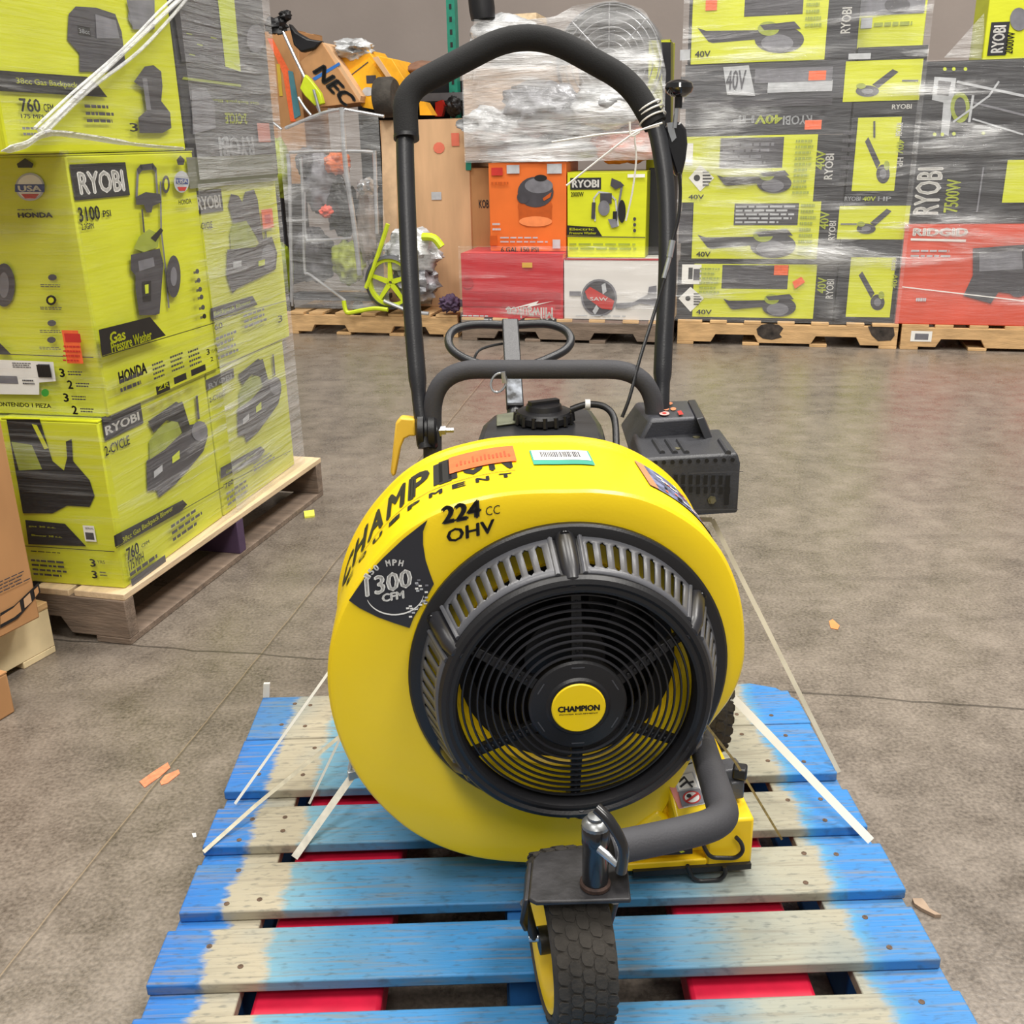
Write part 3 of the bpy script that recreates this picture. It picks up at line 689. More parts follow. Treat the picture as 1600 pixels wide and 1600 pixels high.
# ------------------------------------------------------------------ blower: handle, engine, wheels
def plane_hit(px, py, o, n):
    r = ray(px, py); return CAM + r * ((Vector(o) - CAM).dot(n) / r.dot(n))
HP = Vector((.05, 1.60, .69)); HN = BU.cross(Vector((0, .25, .62))).normalized()
def hp(px, py): return plane_hit(px, py, HP, HN)
lt = [hp(*p) for p in [(665, 700), (657, 640), (648, 540), (640, 420), (635, 300), (633, 235), (633, 195)]]
rtb = [hp(*p) for p in [(1034, 672), (1034, 620), (1037, 540), (1043, 420), (1041, 300), (1030, 220), (1019, 180)]]
b = MB(); b.tube(smooth_path(lt, 6), [.0125 if i < 9 else .0150 for i in range(37)], TUBE, seg=16, flat=.95); b.build('handle_tube', bl)
b = MB(); b.tube(smooth_path(rtb, 6), [.0135 if i < 9 else .0158 for i in range(37)], TUBE, seg=16, flat=.95); b.build('handle_tube', bl)
fm = bend([hp(*p) for p in [(635, 212), (632, 142), (826, 40), (985, 128), (1024, 195)]], .085, 10)
b = MB(); b.tube(fm, .0205, FOAM, seg=20); b.build('foam_grip', bl)
b = MB(); p0, p1 = fm[0], fm[0] + (fm[0] - fm[3]).normalized() * .006
b.tube([p0, p1], .0212, BK, seg=20); b.build('grip_collar', bl)
VP = Vector((0, 1.60, 0)); VN = Vector((0, -1, 0))
def vp(px, py, y=1.60): return aty(px, py, y)
hoop = bend([vp(677, 900), vp(675, 577), vp(1022, 577), vp(1026, 900)], .075, 10)
b = MB(); b.tube(hoop, .0152, PIPE, seg=18); b.build('lift_hoop', bl)
# pivot with yellow cam lever, left
pc = vp(668, 673); b = MB()
b.lathe(pc - Vector((.017, 0, 0)), (1, 0, 0), [(.026, 0), (.030, .003), (.030, .012), (.024, .014), (.024, .018), (.030, .02), (.030, .03), (.026, .034)], BK, seg=28); b.build('pivot_washer', bl)
b = MB(); b.lathe(pc + Vector((.017, 0, 0)), (1, 0, 0), [(.011, 0), (.011, .006), (.008, .006), (.008, .013), (.0045, .013), (.0045, .026)], STEEL, seg=6); b.build('pivot_bolt', bl)
b = MB(); LY = pc.y
b.prism([aty(x, y, LY - .012) for x, y in [(648, 655), (626, 653), (618, 662), (615, 690), (610, 738), (613, 746), (618, 742), (626, 700), (632, 686), (640, 682), (650, 682)]], Vector((0, .022, 0)), mat('pale_yellow_lever', 'f0c444', .4)); b.build('cam_lever', bl, bevel=.003)
pc = vp(1036, 672)
b = MB(); b.lathe(pc - Vector((.02, 0, 0)), (1, 0, 0), [(.026, 0), (.030, .003), (.030, .03), (.026, .034)], BK, seg=28); b.build('pivot_washer', bl)
# throttle on the right leg
k = hp(1060, 138); b = MB(); toR = HN if HN.y < 0 else -HN
kk = Vector((k.x, k.y - .035, k.z)); ax = (aty(1058, 120, kk.y) - aty(1055, 190, kk.y)).normalized()
kc = aty(1061, 138, kk.y)
b.lathe(kc, ax, [(0, -.014), (.012, -.0125), (.021, -.006), (.0235, .001), (.021, .008), (.013, .0125), (0, .014)], mat('glossy_black_knob', '141416', .12, coat=.5), seg=28); knb = b.build('throttle_knob', bl)
b = MB(); b.tube([kc, aty(1057, 170, kk.y), aty(1054, 200, kk.y)], .0038, STEEL, seg=10); b.tube([kc - ax * .012, kc - ax * .03], .0065, BK, seg=10); b.build('throttle_stem', bl)
b = MB()
b.prism([aty(x, y, kk.y + .002) for x, y in [(1040, 200), (1048, 192), (1064, 190), (1073, 202), (1075, 225), (1072, 250), (1066, 275), (1056, 276), (1048, 250), (1040, 225)]], Vector((0, .022, 0)), mat('glossy_black_housing', '1a1a1d', .18, coat=.4)); th = b.build('throttle_housing', bl, bevel=.005)
b = MB(); b.prism([aty(x, y, kk.y) for x, y in [(1042, 192), (1051, 191), (1057, 215), (1050, 222), (1044, 205)]], Vector((0, .004, 0)), STEEL); b.build('throttle_plate', th)
cab = smooth_path([aty(1061, 270, 1.70), aty(1063, 300, 1.70), aty(1060, 340, 1.69), aty(1050, 380, 1.68), aty(1040, 430, 1.66), aty(1022, 490, 1.64), aty(1000, 560, 1.6), aty(984, 620, 1.57), aty(972, 652, 1.56)], 6)
b = MB(); b.tube(cab, .0028, BK, seg=8); cbl = b.build('throttle_cable', bl)
b = MB(); b.tube([aty(1051, 376, 1.675), aty(1046, 402, 1.668)], .005, STEEL, seg=8); b.tube([aty(1046, 402, 1.668), aty(1037, 435, 1.658)], .0038, STEEL, seg=8); b.build('cable_adjuster', cbl)
# snap ring on the hoop
rc = aty(779, 598, 1.575); b = MB()
b.tube([rc + Vector((.012 * math.cos(t) + .003 * math.sin(t), .004 * math.sin(t), .0145 * math.sin(t))) for t in [2 * PI * i / 20 for i in range(20)]], .0019, STEEL, seg=8, closed=True); b.tube([aty(786, 581, 1.575), aty(789, 598, 1.575)], .004, STEEL, seg=8); b.build('lock_pin_ring', bl)
# engine
ENG = mat('dark_engine_grey', '3c3d40', .4, vary=.12, scale=30)
zt = aty(850, 668, 1.56).z
b = MB()
b.prism([atz(x, y, zt) for x, y in [(742, 690), (752, 662), (770, 646), (800, 640), (925, 636), (942, 660), (950, 690)]], Vector((0, 0, -.06)), mat('black_fuel_tank', '2a2b2e', .3, vary=.1)); tk = b.build('fuel_tank', bl, bevel=.012)
b = MB(); b.prism([atz(x, y, zt) + UZ * .001 for x, y in [(776, 652), (803, 648), (806, 664), (776, 668)]], Vector((0, 0, .004)), mat('olive_grey_tank_pad', '7c7f6c', .5)); b.build('tank_pad', tk, bevel=.002)
cp = atz(850, 660, zt); b = MB(); prof = []
b.lathe(cp, UZ, [(.040, 0), (.046, .004), (.047, .014), (.043, .020), (.030, .022), (.028, .030), (.022, .032), (0, .032)], BK, seg=40)
for i in range(16):
    a = 2 * PI * i / 16; b.tube([cp + Vector((.047 * math.cos(a), .047 * math.sin(a), .002)), cp + Vector((.045 * math.cos(a), .045 * math.sin(a), .018))], .004, BK, seg=6)
b.cbox(cp + UZ * .032, .05, .014, .01, BK, .4); b.build('fuel_cap', bl, sharp=30)
b = MB(); b.tube(smooth_path([aty(892, 640, 1.58), aty(918, 632, 1.58), aty(945, 636, 1.57), aty(960, 655, 1.55), aty(963, 700, 1.5)], 6), .0055, BK, seg=10); ho = b.build('fuel_hose', bl)
b = MB(); b.tube([aty(914, 632, 1.58), aty(922, 632, 1.58)], .0085, mat('white_hose_clamp', 'dcdcda', .4), seg=12); b.build('hose_clamp', ho)
b = MB(); b.cbox(L_(.03, .37, .52), .26, .2, .2, ENG, A4); b.cbox(L_(.03, .30, .55), .16, .07, .10, ALU, A4); b.build('engine_block', bl, bevel=.01)
b = MB(); b.lathe(L_(.0, .262, ZC), BD, [(.09, 0), (.09, .05), (.07, .06)], ENG, seg=32); b.build('engine_mount', bl)
def frust(mb, top, bot, m): mb.add(top + bot, [(0, 1, 2, 3), (7, 6, 5, 4), (0, 4, 5, 1), (1, 5, 6, 2), (2, 6, 7, 3), (3, 7, 4, 0)], m)
FILT = mat('slate_filter_cover', '3f4046', .42, vary=.08, bump=.1, bscale=300)
zf = aty(1050, 654, 1.56).z
b = MB(); frust(b, [atz(x, y, zf) for x, y in [(1016, 655), (1090, 652), (1078, 626), (992, 629)]], [atz(x, y, zf - .06) for x, y in [(984, 716), (1128, 700), (1098, 655), (968, 664)]], FILT)
fcv = b.build('air_filter_cover', bl, bevel=.006)
b = MB(); frust(b, [atz(x, y, zf + .003) for x, y in [(1088, 654), (1100, 652), (1086, 624), (1074, 625)]], [atz(x, y, zf - .06) + UZ * .002 for x, y in [(1112, 716), (1124, 712), (1104, 660), (1092, 662)]], mat('dark_seam_band', '2c2d31', .4)); b.build('cover_band', fcv, bevel=.002)
b = MB(); frust(b, [atz(x, y, zf - .012) for x, y in [(1018, 662), (1086, 660), (1086, 652), (1018, 654)]], [atz(x, y, zf - .045) for x, y in [(1012, 690), (1090, 686), (1090, 676), (1012, 680)]], FILT); b.build('cover_latch', fcv, bevel=.003)
fm2 = Face((0, 0, zf + .0006), (1, 0, 0), UZ, .0003); OI = mat('orange_warning_ink', 'd8845c', .5)
for x in (1016, 1027, 1038, 1049): fm2.ell(x + 3, 640 - random.random() * 5, 4.5, 2.6, OI, 10)
for x in (1020, 1032, 1044): fm2.ell(x + 3, 632, 4, 2.2, OI, 10)
fm2.ell(1038, 648, 8, 3.2, mat('white_red_ink', 'e8b0a8', .5), 12); fm2.ell(1038, 648, 3.6, 1.5, REDI, 10); fm2.poly([(1058, 645), (1064, 644), (1068, 650), (1061, 651)], REDI)
fm2.build('filter_decal', fcv)
zm = aty(1160, 714, 1.455).z
MUF = mat('muffler_guard_black', '36373b', .45, vary=.1, bump=.12, bscale=300)
ft = [atz(x, y, zm) for x, y in [(1000, 722), (1158, 713), (1128, 672), (985, 680)]]
yf = ft[1].y; zb = aty(1158, 802, yf).z
b = MB(); lo = [Vector((p.x, p.y, zb)) for p in ft]; mid = [Vector((p.x * 1.0, p.y, zm - .012)) for p in ft]
cx = sum((p for p in ft), Vector()) / 4; tp = [cx + (p - cx) * .94 + UZ * .004 for p in ft]
b.add(tp + mid + lo, [(0, 1, 2, 3), (11, 10, 9, 8)] + [(4 * k + i, 4 * k + 4 + i, 4 * k + 4 + (i + 1) % 4, 4 * k + (i + 1) % 4) for k in range(2) for i in range(4)], MUF)
mg = b.build('muffler_guard', bl, bevel=.004)
u = (mid[1] - mid[0]).normalized(); n = u.cross(UZ); n = n if n.y < 0 else -n
fg = Face(mid[0] + n * .0008, u, n, .0003); HOLE = mat('dark_vent_hole', '0a0a0b', .8)
for i in range(10): fg.ell(1024 + i * 13.3, 723 - i * .6, 3.6, 3.4, HOLE, 10)
for i in range(8): fg.rect(1052 + i * 11.5, 741, 1057.5 + i * 11.5, 755, HOLE); fg.rect(1052 + i * 11.5, 759, 1057.5 + i * 11.5, 770 - (i % 3), HOLE)
fg.rect(1131, 741, 1136, 786, HOLE); fg.line([(1075, 737), (1158, 734)], .0012, GR); fg.line([(1075, 794), (1150, 793)], .0012, GR)
fg.build('vent_slots', mg)
bp_ = fg.hit(1112, 781); b = MB(); b.lathe(bp_, n, [(.007, 0), (.007, .002), (.0045, .002), (.0045, .006), (0, .006)], mat('olive_bolt_head', '77735c', .4, .6), seg=6); b.build('guard_bolt', mg)
zt2 = tp[0].z + .0006; ftop = Face((0, 0, zt2), (1, 0, 0), UZ, .0003)
for x in (1022, 1042, 1060, 1125): 
    b = MB(); b.tube([atz(x, 688, zt2), atz(x + 13, 708, zt2)], .0045, MUF, seg=8); b.build('guard_rib', mg)
for x, y in ((1057, 702), (1088, 684)):
    b = MB(); b.lathe(atz(x, y, zt2 - .001), UZ, [(.006, 0), (.006, .002), (0, .003)], mat('olive_bolt_head'), seg=8); b.build('guard_bolt', mg)
b = MB(); b.lathe(L_(.185, .30, .42), UZ, [(.03, 0), (.03, .16)], mat('blue_grey_cylinder', '7f929c', .5), seg=20); b.build('exhaust_pipe', bl)
# rear wheels, axle and rails
def wheel(name, c, ax, R, w, parent, rimm, rim_r=.6):
    b = MB(); c = Vector(c); ax = Vector(ax).normalized(); h = w / 2
    b.lathe(c, ax, [(R * .78, -h * .7), (R * .84, -h), (R * .93, -h * .92), (R * .985, -h * .62), (R, -h * .2), (R, h * .2), (R * .985, h * .62), (R * .93, h * .92), (R * .84, h), (R * .78, h * .7)], RUB, seg=64, close=True)
    o = b.build(name, parent, sharp=60)
    t = MB(); x = ax.orthogonal().normalized(); y = ax.cross(x); N = 34
    for row in range(5):
        hh = (row - 2) * w * .185
        for i in range(N):
            a = 2 * PI * (i + .5 * (row % 2)) / N; rr = R * (1.0 - .020 * abs(row - 2) ** 1.6 * .55)
            da = 2 * PI / N * .41; wd = w * .088
            q = []
            for sa, sh in [(-1, -.6), (-.5, -1), (.5, -1), (1, -.6), (1, .6), (.5, 1), (-.5, 1), (-1, .6)]:
                aa = a + sa * da + sh * da * .25; q.append(c + ax * (hh + sh * wd) + (x * math.cos(aa) + y * math.sin(aa)) * rr)
            t.prism(q, (x * math.cos(a) + y * math.sin(a)) * .0022, RUB)
    t.build('tread', o)
    b = MB(); b.lathe(c, ax, [(R * .1, -h * .35), (R * .45, -h * .35), (R * .62, -h * .85), (R * .79, -h * .93), (R * .79, -h * .7), (R * .5, -h * .2), (R * .5, h * .2), (R * .79, h * .7), (R * .79, h * .93), (R * .62, h * .85), (R * .45, h * .35), (R * .1, h * .35)], rimm, seg=48, close=True)
    b.build('rim', o); b = MB(); b.lathe(c, ax, [(R * .16, -h), (R * .16, h)], BK, seg=20); b.build('hub', o)
    return o
wr = aty(1133, 1118, 1.50)
for u0 in (.255, -.20):
    c = L_(u0, .335, DZ + .127); wheel('rear_wheel', c, BU, .127, .085, bl, YM)
b = MB(); b.tube([L_(-.2, .335, DZ + .127), L_(.255, .335, DZ + .127)], .009, BK); b.build('axle', bl)
b = MB(); b.box(L_(-.13, .26, .26), BU * .3, BD * .22, UZ * .012, BK); b.box(L_(.02, .1, .158), BU * .24, BD * .3, UZ * .008, BK); b.build('frame_plate', bl, bevel=.003)
for q in (-.13, .17):
    b = MB(); b.tube([L_(q, .255, .25), L_(q, .47, .25)], .015, BK); b.build('frame_rail', bl)
# front caster
WC = atz(913, 1500, .247); b = MB()
CW = Vector((.0575, .958, DZ + .1035))
fw_ = wheel('front_wheel', CW, (1, .17, 0), .1012, .074, bl, YM)
zp = DZ + .214
PLM = mat('black_caster_steel', '2b2a2c', .45, .2, vary=.25, scale=40, bump=.1)
pq = [atz(x, y, zp) for x, y in [(832, 1350), (842, 1338), (972, 1322), (978, 1340), (986, 1412), (838, 1416), (826, 1410)]]
b = MB(); b.prism(pq, UZ * .006, PLM)
plt = b.build('caster_plate', bl, bevel=.002)
for sx, px in ((-1, 828),):
    e0, e1 = (pq[0], pq[6]) if sx < 0 else (pq[3], pq[4])
    mid_ = (e0 + e1) / 2; dn = Vector((mid_.x + sx * .004, CW.y - .02, CW.z + .045))
    b = MB(); b.prism([e0 + UZ * .003, e1 + UZ * .003, e1 + Vector((sx * .006, .0, -.028)), dn + Vector((0, -.02, 0)), dn + Vector((0, .03, 0)), e0 + Vector((sx * .004, .02, -.03))], Vector((sx * .005, 0, 0)), PLM); b.build('fork_side', plt, bevel=.0015)
for sx in (-1, 1):
    b = MB(); b.tube([CW + Vector((sx * .042, 0, 0)), CW + Vector((sx * .052, -.01, .06))], .006, PLM); b.build('fork_strut', plt)
b = MB(); b.tube([CW - Vector((.048, 0, 0)), CW + Vector((.048, 0, 0))], .006, STEEL, seg=10); b.build('caster_axle', plt)
sb = atz(930, 1383, zp + .006); 
b = MB(); b.lathe(sb, UZ, [(.017, 0), (.017, .004), (.0145, .006), (.0145, .056), (.0155, .058), (.016, .078), (.0145, .081)], mat('gloss_black_stem', '1b1b1d', .25, coat=.3), seg=28); stm = b.build('caster_stem', bl)
b = MB(); b.lathe(sb + UZ * .079, UZ, [(.0155, 0), (.0155, .004), (.012, .008), (.009, .009), (.009, .013), (.004, .014), (0, .0145)], mat('worn_steel_cap', '8d8f90', .35, .8, vary=.2), seg=20); b.build('stem_cap', stm)
b = MB(); b.lathe(sb + UZ * .001, UZ, [(.0172, 0), (.0172, .004), (.0155, .006)], mat('rusty_stem_washer', '40302a', .7, .3, vary=.3, scale=90), seg=20); b.build('stem_washer', stm)
b = MB(); b.tube(smooth_path([aty(932, 1262, .885), aty(950, 1280, .877), aty(966, 1305, .87), aty(974, 1330, .868), aty(970, 1362, .868)], 6), .0062, mat('gloss_black_stem'), seg=10)
b.build('lock_lever', stm)
b = MB(); b.tube([aty(936, 1326, .885), aty(948, 1336, .878), aty(964, 1352, .87)], [.0045, .0045, .003], STEEL, seg=8); b.build('lock_pin', stm)
zk = .40
tb = [atz(952, 1326, zk), atz(1050, 1306, zk), atz(1135, 1284, zk), Vector((.262, 1.27, .335)), Vector((.27, 1.42, .27))]
b = MB(); b.tube(bend(tb, .055, 8), .0185, PIPE, seg=20); b.build('front_frame_tube', bl)
b = MB(); p = aty(1136, 1205, 1.235); b.cbox(p, .038, .03, .024, GR, .2); b.cbox(p + Vector((.01, -.01, -.02)), .022, .02, .03, GR, .2); b.cbox(p + Vector((.016, -.01, .006)), .02, .02, .018, BK, -.3); b.build('clamp_knob', bl, bevel=.003)
for q in ([(1095, 1308), (1101, 1326), (1110, 1340), (1150, 1341), (1162, 1330), (1158, 1316), (1150, 1308)], [(1074, 1352), (1082, 1372), (1092, 1377), (1124, 1375), (1134, 1366), (1132, 1354)]):
    b = MB(); y = 1.168; b.tube(bend([aty(a, c, y - .004 * i * 0) for i, (a, c) in enumerate(q)], .01, 4), .0031, BK, seg=8); b.build('wire_latch', bl)
b = MB(); b.box(L_(.09, -.012, .158), BU * .17, BD * .02, UZ * .009, BK); b.build('skid_bar', bl)
f5 = Face(L_(.1, -.0075, .2), BU, BN, .0004)
f5.poly([(1000, 1322), (1082, 1316), (1082, 1334), (1000, 1338)], INK); f5.poly([(1016, 1329), (1034, 1327), (1034, 1324), (1042, 1329), (1034, 1334), (1034, 1331), (1016, 1332)], WINK); f5.poly([(1048, 1322), (1054, 1321), (1070, 1330), (1064, 1332)], YELK)
f5.build('direction_decal', bl)

# ------------------------------------------------------------------ straps and string
def strap(name, pts, w, label, m=WHT, thick=.0012, group=None, cat='strap', side=None):
    P = [Vector(p) for p in pts]; b = MB()
    for i, (a, c) in enumerate(zip(P, P[1:])):
        d = (c - a).normalized(); s_ = d.cross(CAM - (a + c) / 2).normalized() if side is None else Vector(side); s_ = (s_ - d * s_.dot(d)).normalized(); q = d.cross(s_) * thick
        b.box(a - s_ * w / 2, d * (c - a).length, s_ * w, q, m)
    o = b.build(name); tag(o, label, cat, group); return o
WS = mat('pale_strap_cord', 'c9c2ac', .6, vary=.1, scale=80)
strap('tie_strap', [L_(-.13, .40, .50), aty(530, 1027, 1.50), atz(367, 1256, DZ - .004)], .0045, 'thin white cord from behind the housing to the far left pallet edge')
strap('tie_strap', [L_(-.13, .36, .26), aty(556, 1130, 1.47), atz(400, 1258, DZ + .02), atz(318, 1331, DZ)], .006, 'grey white strap reaching the leftmost edge of the second board', WS)
strap('tie_strap', [L_(-.13, .33, .27), aty(540, 1136, 1.42), atz(483, 1256, DZ - .01)], .004, 'short thin white cord ending in the gap behind the wide strap')
ws = [aty(553, 1209, 1.36), atz(460, 1340, DZ - .008)]
t = thing('tie_strap', 'wide off-white strap with a buckle left of the yellow housing', 'strap', ws[1])
b = MB(); d = (ws[1] - ws[0]).normalized(); s_ = d.cross(CAM - ws[0]).normalized(); b.box(ws[0] - s_ * .0055, d * (ws[1] - ws[0]).length, s_ * .011, d.cross(s_) * .0015, mat('off_white_webbing', 'd6d2c6', .6, vary=.08, scale=90)); d9 = L_(-.13, .30, .25) - ws[0]; b.box(ws[0], d9, s_ * .011, UZ * .0015, WHT); b.build('webbing', t)
b = MB(); b.cbox(ws[0] + Vector((0, -.004, .002)), .018, .008, .014, ALU, .4); b.tube([ws[0] + Vector((-.006, 0, .008)), ws[0] + Vector((.0, 0, .03))], .004, ALU, seg=8); b.build('buckle', t, bevel=.001)
strap('tie_strap', [L_(.14, .36, .56), aty(1113, 812, 1.52), atz(1311, 1207, DZ - .004)], .0075, 'long cream strap from below the muffler guard to the right pallet corner', mat('cream_strap', 'ded6c0', .55))
strap('tie_strap', [L_(.12, .36, .30), aty(1128, 1072, 1.42), atz(1361, 1314, DZ - .002)], .0125, 'broad white strap from beside the rear wheel to the right pallet edge')
strap('tie_strap', [aty(1104, 1134, 1.17), aty(1150, 1192, 1.21), atz(1222, 1312, DZ - .01)], .0035, 'thin twisted khaki cord running past the black clamp knob', mat('khaki_cord', 'a8935c', .7, vary=.2, scale=120))
t = thing('tie_string', 'white string knotted around the right end of the foam grip', 'string', hp(1020, 180))
fd = (hp(1024, 195) - hp(1000, 150)).normalized(); o1 = fd.cross(Vector((0, 1, 0))).normalized(); o2 = fd.cross(o1)
for i, (x, y) in enumerate([(1013, 168), (1017, 175), (1020, 186)]):
    c = hp(x, y); b = MB(); b.tube([c + (o1 * math.cos(a) + o2 * math.sin(a)) * .0228 + fd * .002 * math.sin(a + i) for a in [2 * PI * j / 24 for j in range(24)]], .0016, STR, seg=6, closed=True); b.build('loop', t)
for q, yy in (([(1035, 192), (1010, 200), (985, 212), (935, 250), (885, 290)], 1.72), ([(1030, 196), (985, 206), (940, 210), (862, 222)], 1.73), ([(1000, 202), (992, 212), (994, 250), (988, 300), (978, 345)], 1.73), ([(984, 190), (986, 212), (1000, 206)], 1.72)):
    b = MB(); b.tube(smooth_path([aty(x, y, yy) for x, y in q], 5), .0016, STR, seg=6); b.build('string_end', t)

# ================================================================== wooden pallets
def wood_pallet(label, o, a, La, c, Lc, h=.135, deck=WOOD, strm=WOOD, nb=7, gaps=((.16, .38), (.62, .84)), group='plain wooden pallets', ns=3, marks=None, mid=None, thin=False):
    """a: unit vector along the notched stringers, c: along the deck boards"""
    a = Vector(a).normalized(); c = Vector(c).normalized(); o = Vector((o[0], o[1], 0))
    t = thing('wooden_pallet', label, 'pallet', o, math.atan2(a.y, a.x), group)
    tb = .017; hs_ = h - 2 * tb; sw = .038
    for i in range(ns):
        p = o + c * ((Lc - sw) * i / (ns - 1)); pr = [(0, 0), ]
        for g0, g1 in gaps: pr += [(La * g0, 0), (La * g0 + .025, hs_ * .42), (La * g1 - .025, hs_ * .42), (La * g1, 0)]
        pr += [(La, 0), (La, hs_), (0, hs_)]
        b = MB(); b.prism([p + a * x + UZ * (tb + z) for x, z in pr], c * sw, mid if (mid and i == 1) else strm); b.build('stringer', t, bevel=.002)
    bw = .095
    for i in range(nb):
        x = (La - bw) * i / (nb - 1) + random.uniform(-.006, .006) * (0 < i < nb - 1); ww = .14 if i in (0, nb - 1) else bw
        if i == nb - 1: x = La - ww
        b = MB(); b.box(o + a * x + UZ * (h - tb) + c * random.uniform(-.004, .004), a * ww, c * Lc, UZ * tb, deck); b.build('deck_board', t, bevel=.002)
    for i in range(4):
        x = (La - bw) * i / 3
        b = MB(); b.box(o + a * x, a * bw, c * Lc, UZ * tb, strm); b.build('bottom_board', t, bevel=.002)
    return t

def carton(name, label, o, u, w, v, d, z0, z1, m, group=None, cat='box'):
    """cardboard box: corner o, front edge u (length w), depth v (length d)"""
    u = Vector(u).normalized(); v = Vector(v).normalized(); o = Vector((o[0], o[1], z0))
    t = thing(name, label, cat, o, math.atan2(u.y, u.x), group)
    h = z1 - z0; g = .0015
    b = MB(); b.box(o + u * g + v * g, u * (w - 2 * g), v * (d - 2 * g), UZ * (h - .004), m); b.build('carton_body', t, bevel=.004)
    b = MB(); f = .5 * min(d, w) - .001
    b.box(o + u * g + v * g + UZ * (h - .004), u * (w - 2 * g), v * f, UZ * .003, m); b.box(o + u * g + v * (d - g - f) + UZ * (h - .004), u * (w - 2 * g), v * f, UZ * .003, m)
    b.build('top_flaps', t)
    return t

# ================================================================== left foreground stack
A = math.radians(12.5); LR = Vector((math.sin(A), math.cos(A), 0)); LN = Vector((math.cos(A), -math.sin(A), 0)); LC = Vector((-.945, 2.253, 0))
def lp_(r, n, z=0): return LC + LR * r + LN * n + UZ * z
A2 = math.radians(14.5); PR = Vector((math.sin(A2), math.cos(A2), 0)); PN = Vector((math.cos(A2), -math.sin(A2), 0))
wood_pallet('pale pallet carrying the shrink-wrapped green cartons on the left', Vector((-.938, 2.217, 0)), -PN, 1.016, PR, 1.14, h=.134, deck=WOODP, strm=WOODG, mid=PURP)
BL = 1.0   # how far the stack runs to the left
def lbox(label, r0, r1, z0, z1, m=LIME, n=0, wid=.98, name='tool_carton'):
    return carton(name, label, lp_(r0, n), LR, r1 - r0, -LN, wid, z0, z1, m, 'printed cartons in the left stack')
def faces(r0, n):
    return Face(lp_(r0, n + .0008), LR, LN, .0004), Face(lp_(r0 - .0008, n), LN, -LR, .0004)
Z0 = .1345
L1 = lbox('lime carton at the front left base of the left stack, beside the brown box', 0, .508, Z0, .555)
L2 = lbox('lime carton at the base of the left stack, farther along the pale board', .513, 1.02, Z0, .555)
M1 = lbox('lime pressure washer carton with large black logo panel in the left stack', .03, .572, .556, 1.133, n=.008)
M2 = lbox('lime carton with small orange tag behind the pressure washer carton', .577, 1.07, .556, 1.052, n=.004)
U1 = lbox('lime backpack blower carton at the very top left corner of the photo', -.155, .545, 1.134, 1.66, n=.006)
U2 = lbox('upside-down black carton on top of the left stack, right of the film strand', .552, 1.10, 1.054, 1.66, BOXBK2, n=.004)
def backpack_pic(f, q, big=True):
    """the backpack blower picture; q maps unit coordinates to pixels"""
    f.poly([q(*p) for p in [(0, .50), (.22, .44), (.62, .36), (.72, .30), (.95, .34), (1, .52), (.92, .68), (.70, .80), (.45, .93), (.18, 1), (.15, .90), (0, .86)]], INKG)
    f.poly([q(*p) for p in [(.05, .28), (.2, .18), (.5, .15), (.58, .35), (.3, .46), (.05, .50)]], LIMED)
    f.poly([q(*p) for p in [(.04, .04), (.5, -.05), (.6, .02), (.52, .2), (.34, .12), (.12, .2)]], INK)
    f.poly([q(*p) for p in [(.46, -.02), (.6, -.02), (.72, .34), (.6, .40)]], INK)
    f.line([q(.83, .0), q(.85, .26)], .012, INKG); f.ell(*q(.86, .42), (q(1, .5)[0] - q(0, .5)[0]) * .13, (q(0, 1)[1] - q(0, 0)[1]) * .12, INKM)
    f.poly([q(*p) for p in [(.1, .66), (.24, .62), (.24, .70), (.1, .74)]], INKL); f.poly([q(*p) for p in [(.4, .58), (.52, .54), (.52, .64), (.4, .66)]], YELK)
def para(x0, y0, x1, y1, sl): return lambda u, v: (x0 + (x1 - x0) * u + (v) * sl[0], y0 + (y1 - y0) * v + u * sl[1])
# L1
f, g = faces(0, 0)
f.rect(158, 653, 224, 661, BOXBK); f.text(163, 667, 218, 656, 'RYOBI', WINK, bold=.03); f.text(162, 698, 203, 694, '2-CYCLE', INK)
backpack_pic(f, para(226, 655, 322, 785, (4, -42)))
f.poly([(175, 837), (283, 781), (290, 788), (279, 800), (177, 855)], INK); f.text(188, 840, 268, 799, '38cc Gas Backpack Blower', LIME)
f.line([(178, 856), (347, 760)], .002, INK); f.text(193, 858, 215, 864, '760', INK, bold=.03); f.text(217, 851, 230, 848, 'CFM', INK); f.text(196, 877, 222, 876, '175 MPH', INK)
f.lines(198, 892, 252, 880, 2, INKG); f.rect(200, 905, 255, 877, INKG); f.lines(262, 818, 318, 812, 3, INKG); f.text(329, 800, 338, 793, '3', INK)
f.text(339, 795, 345, 789, 'YEAR', INK, bold=0)
f.lines(60, 0, 61, 0, 0, INK); lab(f.build('side_print', L1), 'backpack blower picture and logo')
g.poly([(10, 655), (62, 655), (82, 720), (100, 735), (105, 715), (103, 690), (112, 686), (114, 720), (140, 750), (148, 775), (140, 792), (105, 790), (82, 802), (36, 802)], INK)
g.poly([(18, 690), (50, 695), (66, 733), (30, 735)], LIMED); g.poly([(50, 662), (58, 664), (76, 700), (70, 702)], LIME)
g.poly([(40, 812), (102, 818), (135, 853), (45, 850)], INK); g.text(45, 820, 88, 826, 'gas 38 c.c.', LIME); g.text(50, 834, 98, 840, 'Blower 38 c.c.', LIME)
g.rect(130, 820, 152, 846, WINK); g.rect(134, 831, 149, 843, INKG); g.text(134, 823, 148, 827, 'SERIAL', INKG, bold=0)
g.line([(40, 852), (180, 861)], .002, INK)
